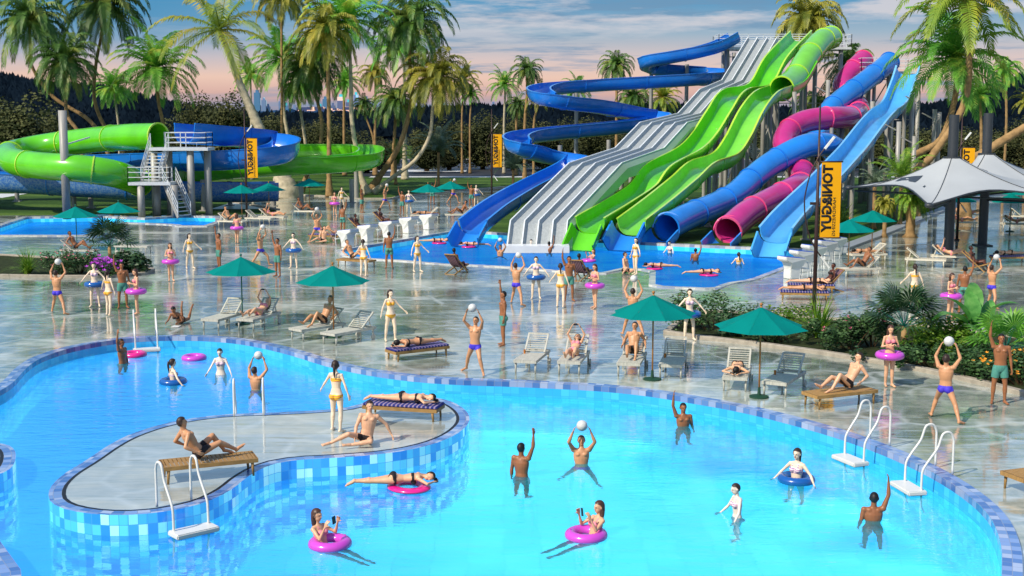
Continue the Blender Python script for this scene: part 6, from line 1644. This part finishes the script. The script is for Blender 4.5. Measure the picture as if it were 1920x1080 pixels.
def bush(label, p, wd, h, m, flower=None, seed=1, leaf=.06, dens=1.0, name='shrub', grp='flowering shrubs in the planters', dp=None):
    rnd = random.Random(seed); r = empty(name, p); tag(r, label, 'shrub', grp); mb = MB(); st = MB(); fl = []
    nl = int(1500 * dens)
    lob = [(V(rnd.uniform(-.5, .5) * wd, rnd.uniform(-.4, .4) * (dp or wd * .7), rnd.uniform(.3, .8) * h), rnd.uniform(.16, .32) * min(wd, h * 1.4)) for _ in range(12)]
    for i in range(nl):
        c, rr = rnd.choice(lob); d = V(rnd.gauss(0, 1), rnd.gauss(0, 1), rnd.gauss(0, 1)).normalized(); q = c + d * rr * rnd.uniform(.5, 1.1)
        if q.z < .03: continue
        nrm = (d + V(rnd.uniform(-1, 1), rnd.uniform(-1, 1), rnd.uniform(-.3, 1))).normalized(); l_, u_ = frame_from(nrm); s = leaf * rnd.uniform(.6, 1.3)
        mb.add([q - l_ * s, q + u_ * s * .5, q + l_ * s, q - u_ * s * .5], [(0, 1, 2, 3)])
        if flower and d.z > 0 and rnd.random() < flower[1]: fl.append(q + d * .05)
    mb.build('leaves', m, r, recalc=False)
    for i in range(14):
        c, rr = rnd.choice(lob); st.tube([V(c.x * .2, c.y * .2, 0), c * .6, c], [.02, .014, .006], 5)
    st.build('stems', m_twig, r)
    if fl:
        fb = MB()
        for q in fl[:90]:
            for k in range(5):
                a = 2 * math.pi * k / 5 + q.x; e = V(math.cos(a), math.sin(a) * .6 - .4, .5 + .4 * math.sin(a)) * flower[2]; s_ = V(-math.sin(a), .2, math.cos(a) * .5) * flower[2] * .35
                fb.add([q, q + e * .6 + s_, q + e, q + e * .6 - s_], [(0, 1, 2, 3)])
        tag(fb.build('flowers', flower[0], r, recalc=False), kind='stuff')
    return r
F_pink = mat('pink_petals', 'd86a84', .6); F_purp = mat('purple_petals', 'c040d0', .6, trans=.2); F_red = mat('crimson_petals', '9c1c3c', .6); F_org = mat('orange_petals', 'f0a020', .6); F_wht = mat('cream_petals', 'e8dcb8', .6)
bz = .05
def gz(px, py): return G(px, py, bz)
clump('grass_plant', 'spiky grass clump at the left end of the flowerbed', gz(52, 514), 1.0, 150, 1.5, .045, L_lime)
bush('rose bush with small pink blooms in the left flowerbed', gz(110, 515), 1.9, 1.05, L_shrub, (F_pink, .02, .06), 3, leaf=.055)
bush('rose bush right of the grass clump, taller one', gz(148, 512), 1.5, 1.15, L_shrub, (F_pink, .03, .06), 4, leaf=.055)
bush('bright purple flowering bush in the left flowerbed', gz(200, 518), 1.1, .75, L_shrub, (F_purp, .9, .11), 5)
bush('leafy dark shrub at the right end of the left flowerbed', gz(243, 512), 1.5, .95, L_fan, None, 6, leaf=.10)
def fanpalm(label, p, s, h, m=L_fan):
    rnd = random.Random(int(p.x * 3)); r = empty('fan_palm', p); tag(r, label, 'palm plant', 'fan palms in the planters'); mb = MB(); st = MB()
    mt = MB(); mt.tube([(0, 0, 0), (0, 0, h)], [.11, .08], 10); mt.build('trunk', m_trunk, r, smooth=True)
    for i in range(17):
        a = i * 2.4; el = 1.25 - i * .075; L = s * .62; o = V(0, 0, h); d = V(math.cos(a) * math.cos(el), math.sin(a) * math.cos(el), math.sin(el)); e = o + d * L
        st.tube([o, o + d * L * .5, e], [.016, .012, .01], 5); l_, u_ = frame_from(d)
        for k in range(17):
            b = R(-115 + 230 * k / 16); f_ = (d * math.cos(b) + l_ * math.sin(b)).normalized(); tip = e + f_ * s * .55 - V(0, 0, .10 * s); side = f_.cross(u_) * .028 * s
            mid = e + f_ * s * .3 + u_ * .02; mb.add([e, mid + side, tip, mid - side], [(0, 1, 2, 3)])
    st.build('leaf_stalks', m_gpole, r); mb.build('fans', m, r, recalc=False); return r
fanpalm('fan palm behind the purple flowers in the left flowerbed', gz(207, 505), 1.5, 1.15)
fanpalm('fan palm with short trunk in the middle of the right planter', gz(1693, 668), 1.45, .95)
fanpalm('light fan palm at the right end of the right planter', gz(1885, 690), 1.35, .55, L_brt)
clump('grass_plant', 'spiky grass clump at the foot of the near banner pole', gz(1535, 632), 1.15, 170, 1.5, .045, L_lime)
clump('grass_plant', 'grass clump on the lawn behind the near banner', G(1575, 440), 1.6, 110, 1.6, .05, L_lime)
bush('rose bush with crimson buds at the corner of the right planter', gz(1335, 618), 2.6, 1.35, L_shrub, (F_red, .006, .05), 8, dens=1.6)
bush('low bush with pale flowers under the right parasol', gz(1450, 640), 2.4, .75, L_shrub, (F_wht, .008, .04), 9, dens=1.2)
bush('flowering weeds with cream blooms behind the right parasol', gz(1475, 618), 1.6, 1.0, L_lime, (F_wht, .02, .04), 10, dens=.5)
bush('broad rose bush with pink flowers in front of the banner grass', gz(1595, 655), 2.6, 1.1, L_shrub, (F_pink, .009, .08), 11, dens=1.7)
bush('tall rose bush left of the fan palm', gz(1635, 650), 1.4, 1.4, L_shrub, (F_pink, .015, .06), 12)
bush('yellow-green juniper right of the fan palm', gz(1765, 670), 2.0, 1.25, L_lime, None, 13, leaf=.08, dens=1.6)
bush('low dark hedge along the kerb below the juniper', gz(1750, 688), 3.0, .7, L_shrub, None, 14, dens=1.6)
bush('low dark hedge left of the fan palm trunk', gz(1660, 672), 2.0, .55, L_fan, None, 15, dens=1.1)
bush('dark shrub behind the big waving man', gz(1850, 705), 2.2, .85, L_shrub, None, 16, dens=1.4)
bush('bush full of orange flowers at the right edge', gz(1915, 722), 2.0, .95, L_shrub, (F_org, .30, .06), 17, dens=1.4)
bush('dark mixed shrub at the left end of the right planter', gz(1390, 630), 1.8, .8, L_fan, None, 18, leaf=.08)
def banana(label, p, s, lv, seed):
    rnd = random.Random(seed); r = empty('banana_plant', p); tag(r, label, 'banana plant', 'banana plants'); mb = MB(); mb.tube([(0, 0, 0), (.03, 0, .7 * s)], [.07, .05], 8); mb.build('stem', L_ban, r, smooth=True)
    for i in range(lv):
        a = i * 2.2 + seed; el = rnd.uniform(.7, 1.35); d = V(math.cos(a) * math.cos(el), math.sin(a) * math.cos(el), math.sin(el)); q = V(.03, 0, .65 * s); L = s * rnd.uniform(1.2, 1.7); n = 12; pts = []
        for k in range(n + 1):
            pts.append((q.copy(), d.copy())); q = q + d * L / n; d.z -= .07 + .012 * k; d.normalize()
        vs = []; 
        for k, (q_, t_) in enumerate(pts):
            w = .24 * s * max(0.03, math.sin(math.pi * max(0, (k - 2.5) / (n - 2.5)) ** .8)) if k > 2 else .03; l_, u_ = frame_from(t_); tear = rnd.uniform(.82, 1.0)
            vs += [q_ - l_ * w * tear + u_ * w * .28, q_, q_ + l_ * w * tear + u_ * w * .28]
        fs = []
        for k in range(n): fs += [(3 * k, 3 * k + 1, 3 * k + 4, 3 * k + 3), (3 * k + 1, 3 * k + 2, 3 * k + 5, 3 * k + 4)]
        mb = MB(); mb.add(vs, fs); mb.build('leaf', L_ban, r, smooth=True, recalc=False)
    return r
banana('larger banana plant with broad torn leaves in the right planter', gz(1822, 672), 1.25, 7, 1)
banana('smaller banana plant right of the larger one', gz(1845, 670), .95, 5, 3)
drop_unused([f_.root for f_ in POSES.values()] + [LG, LW, LC, LH, LS, DC])
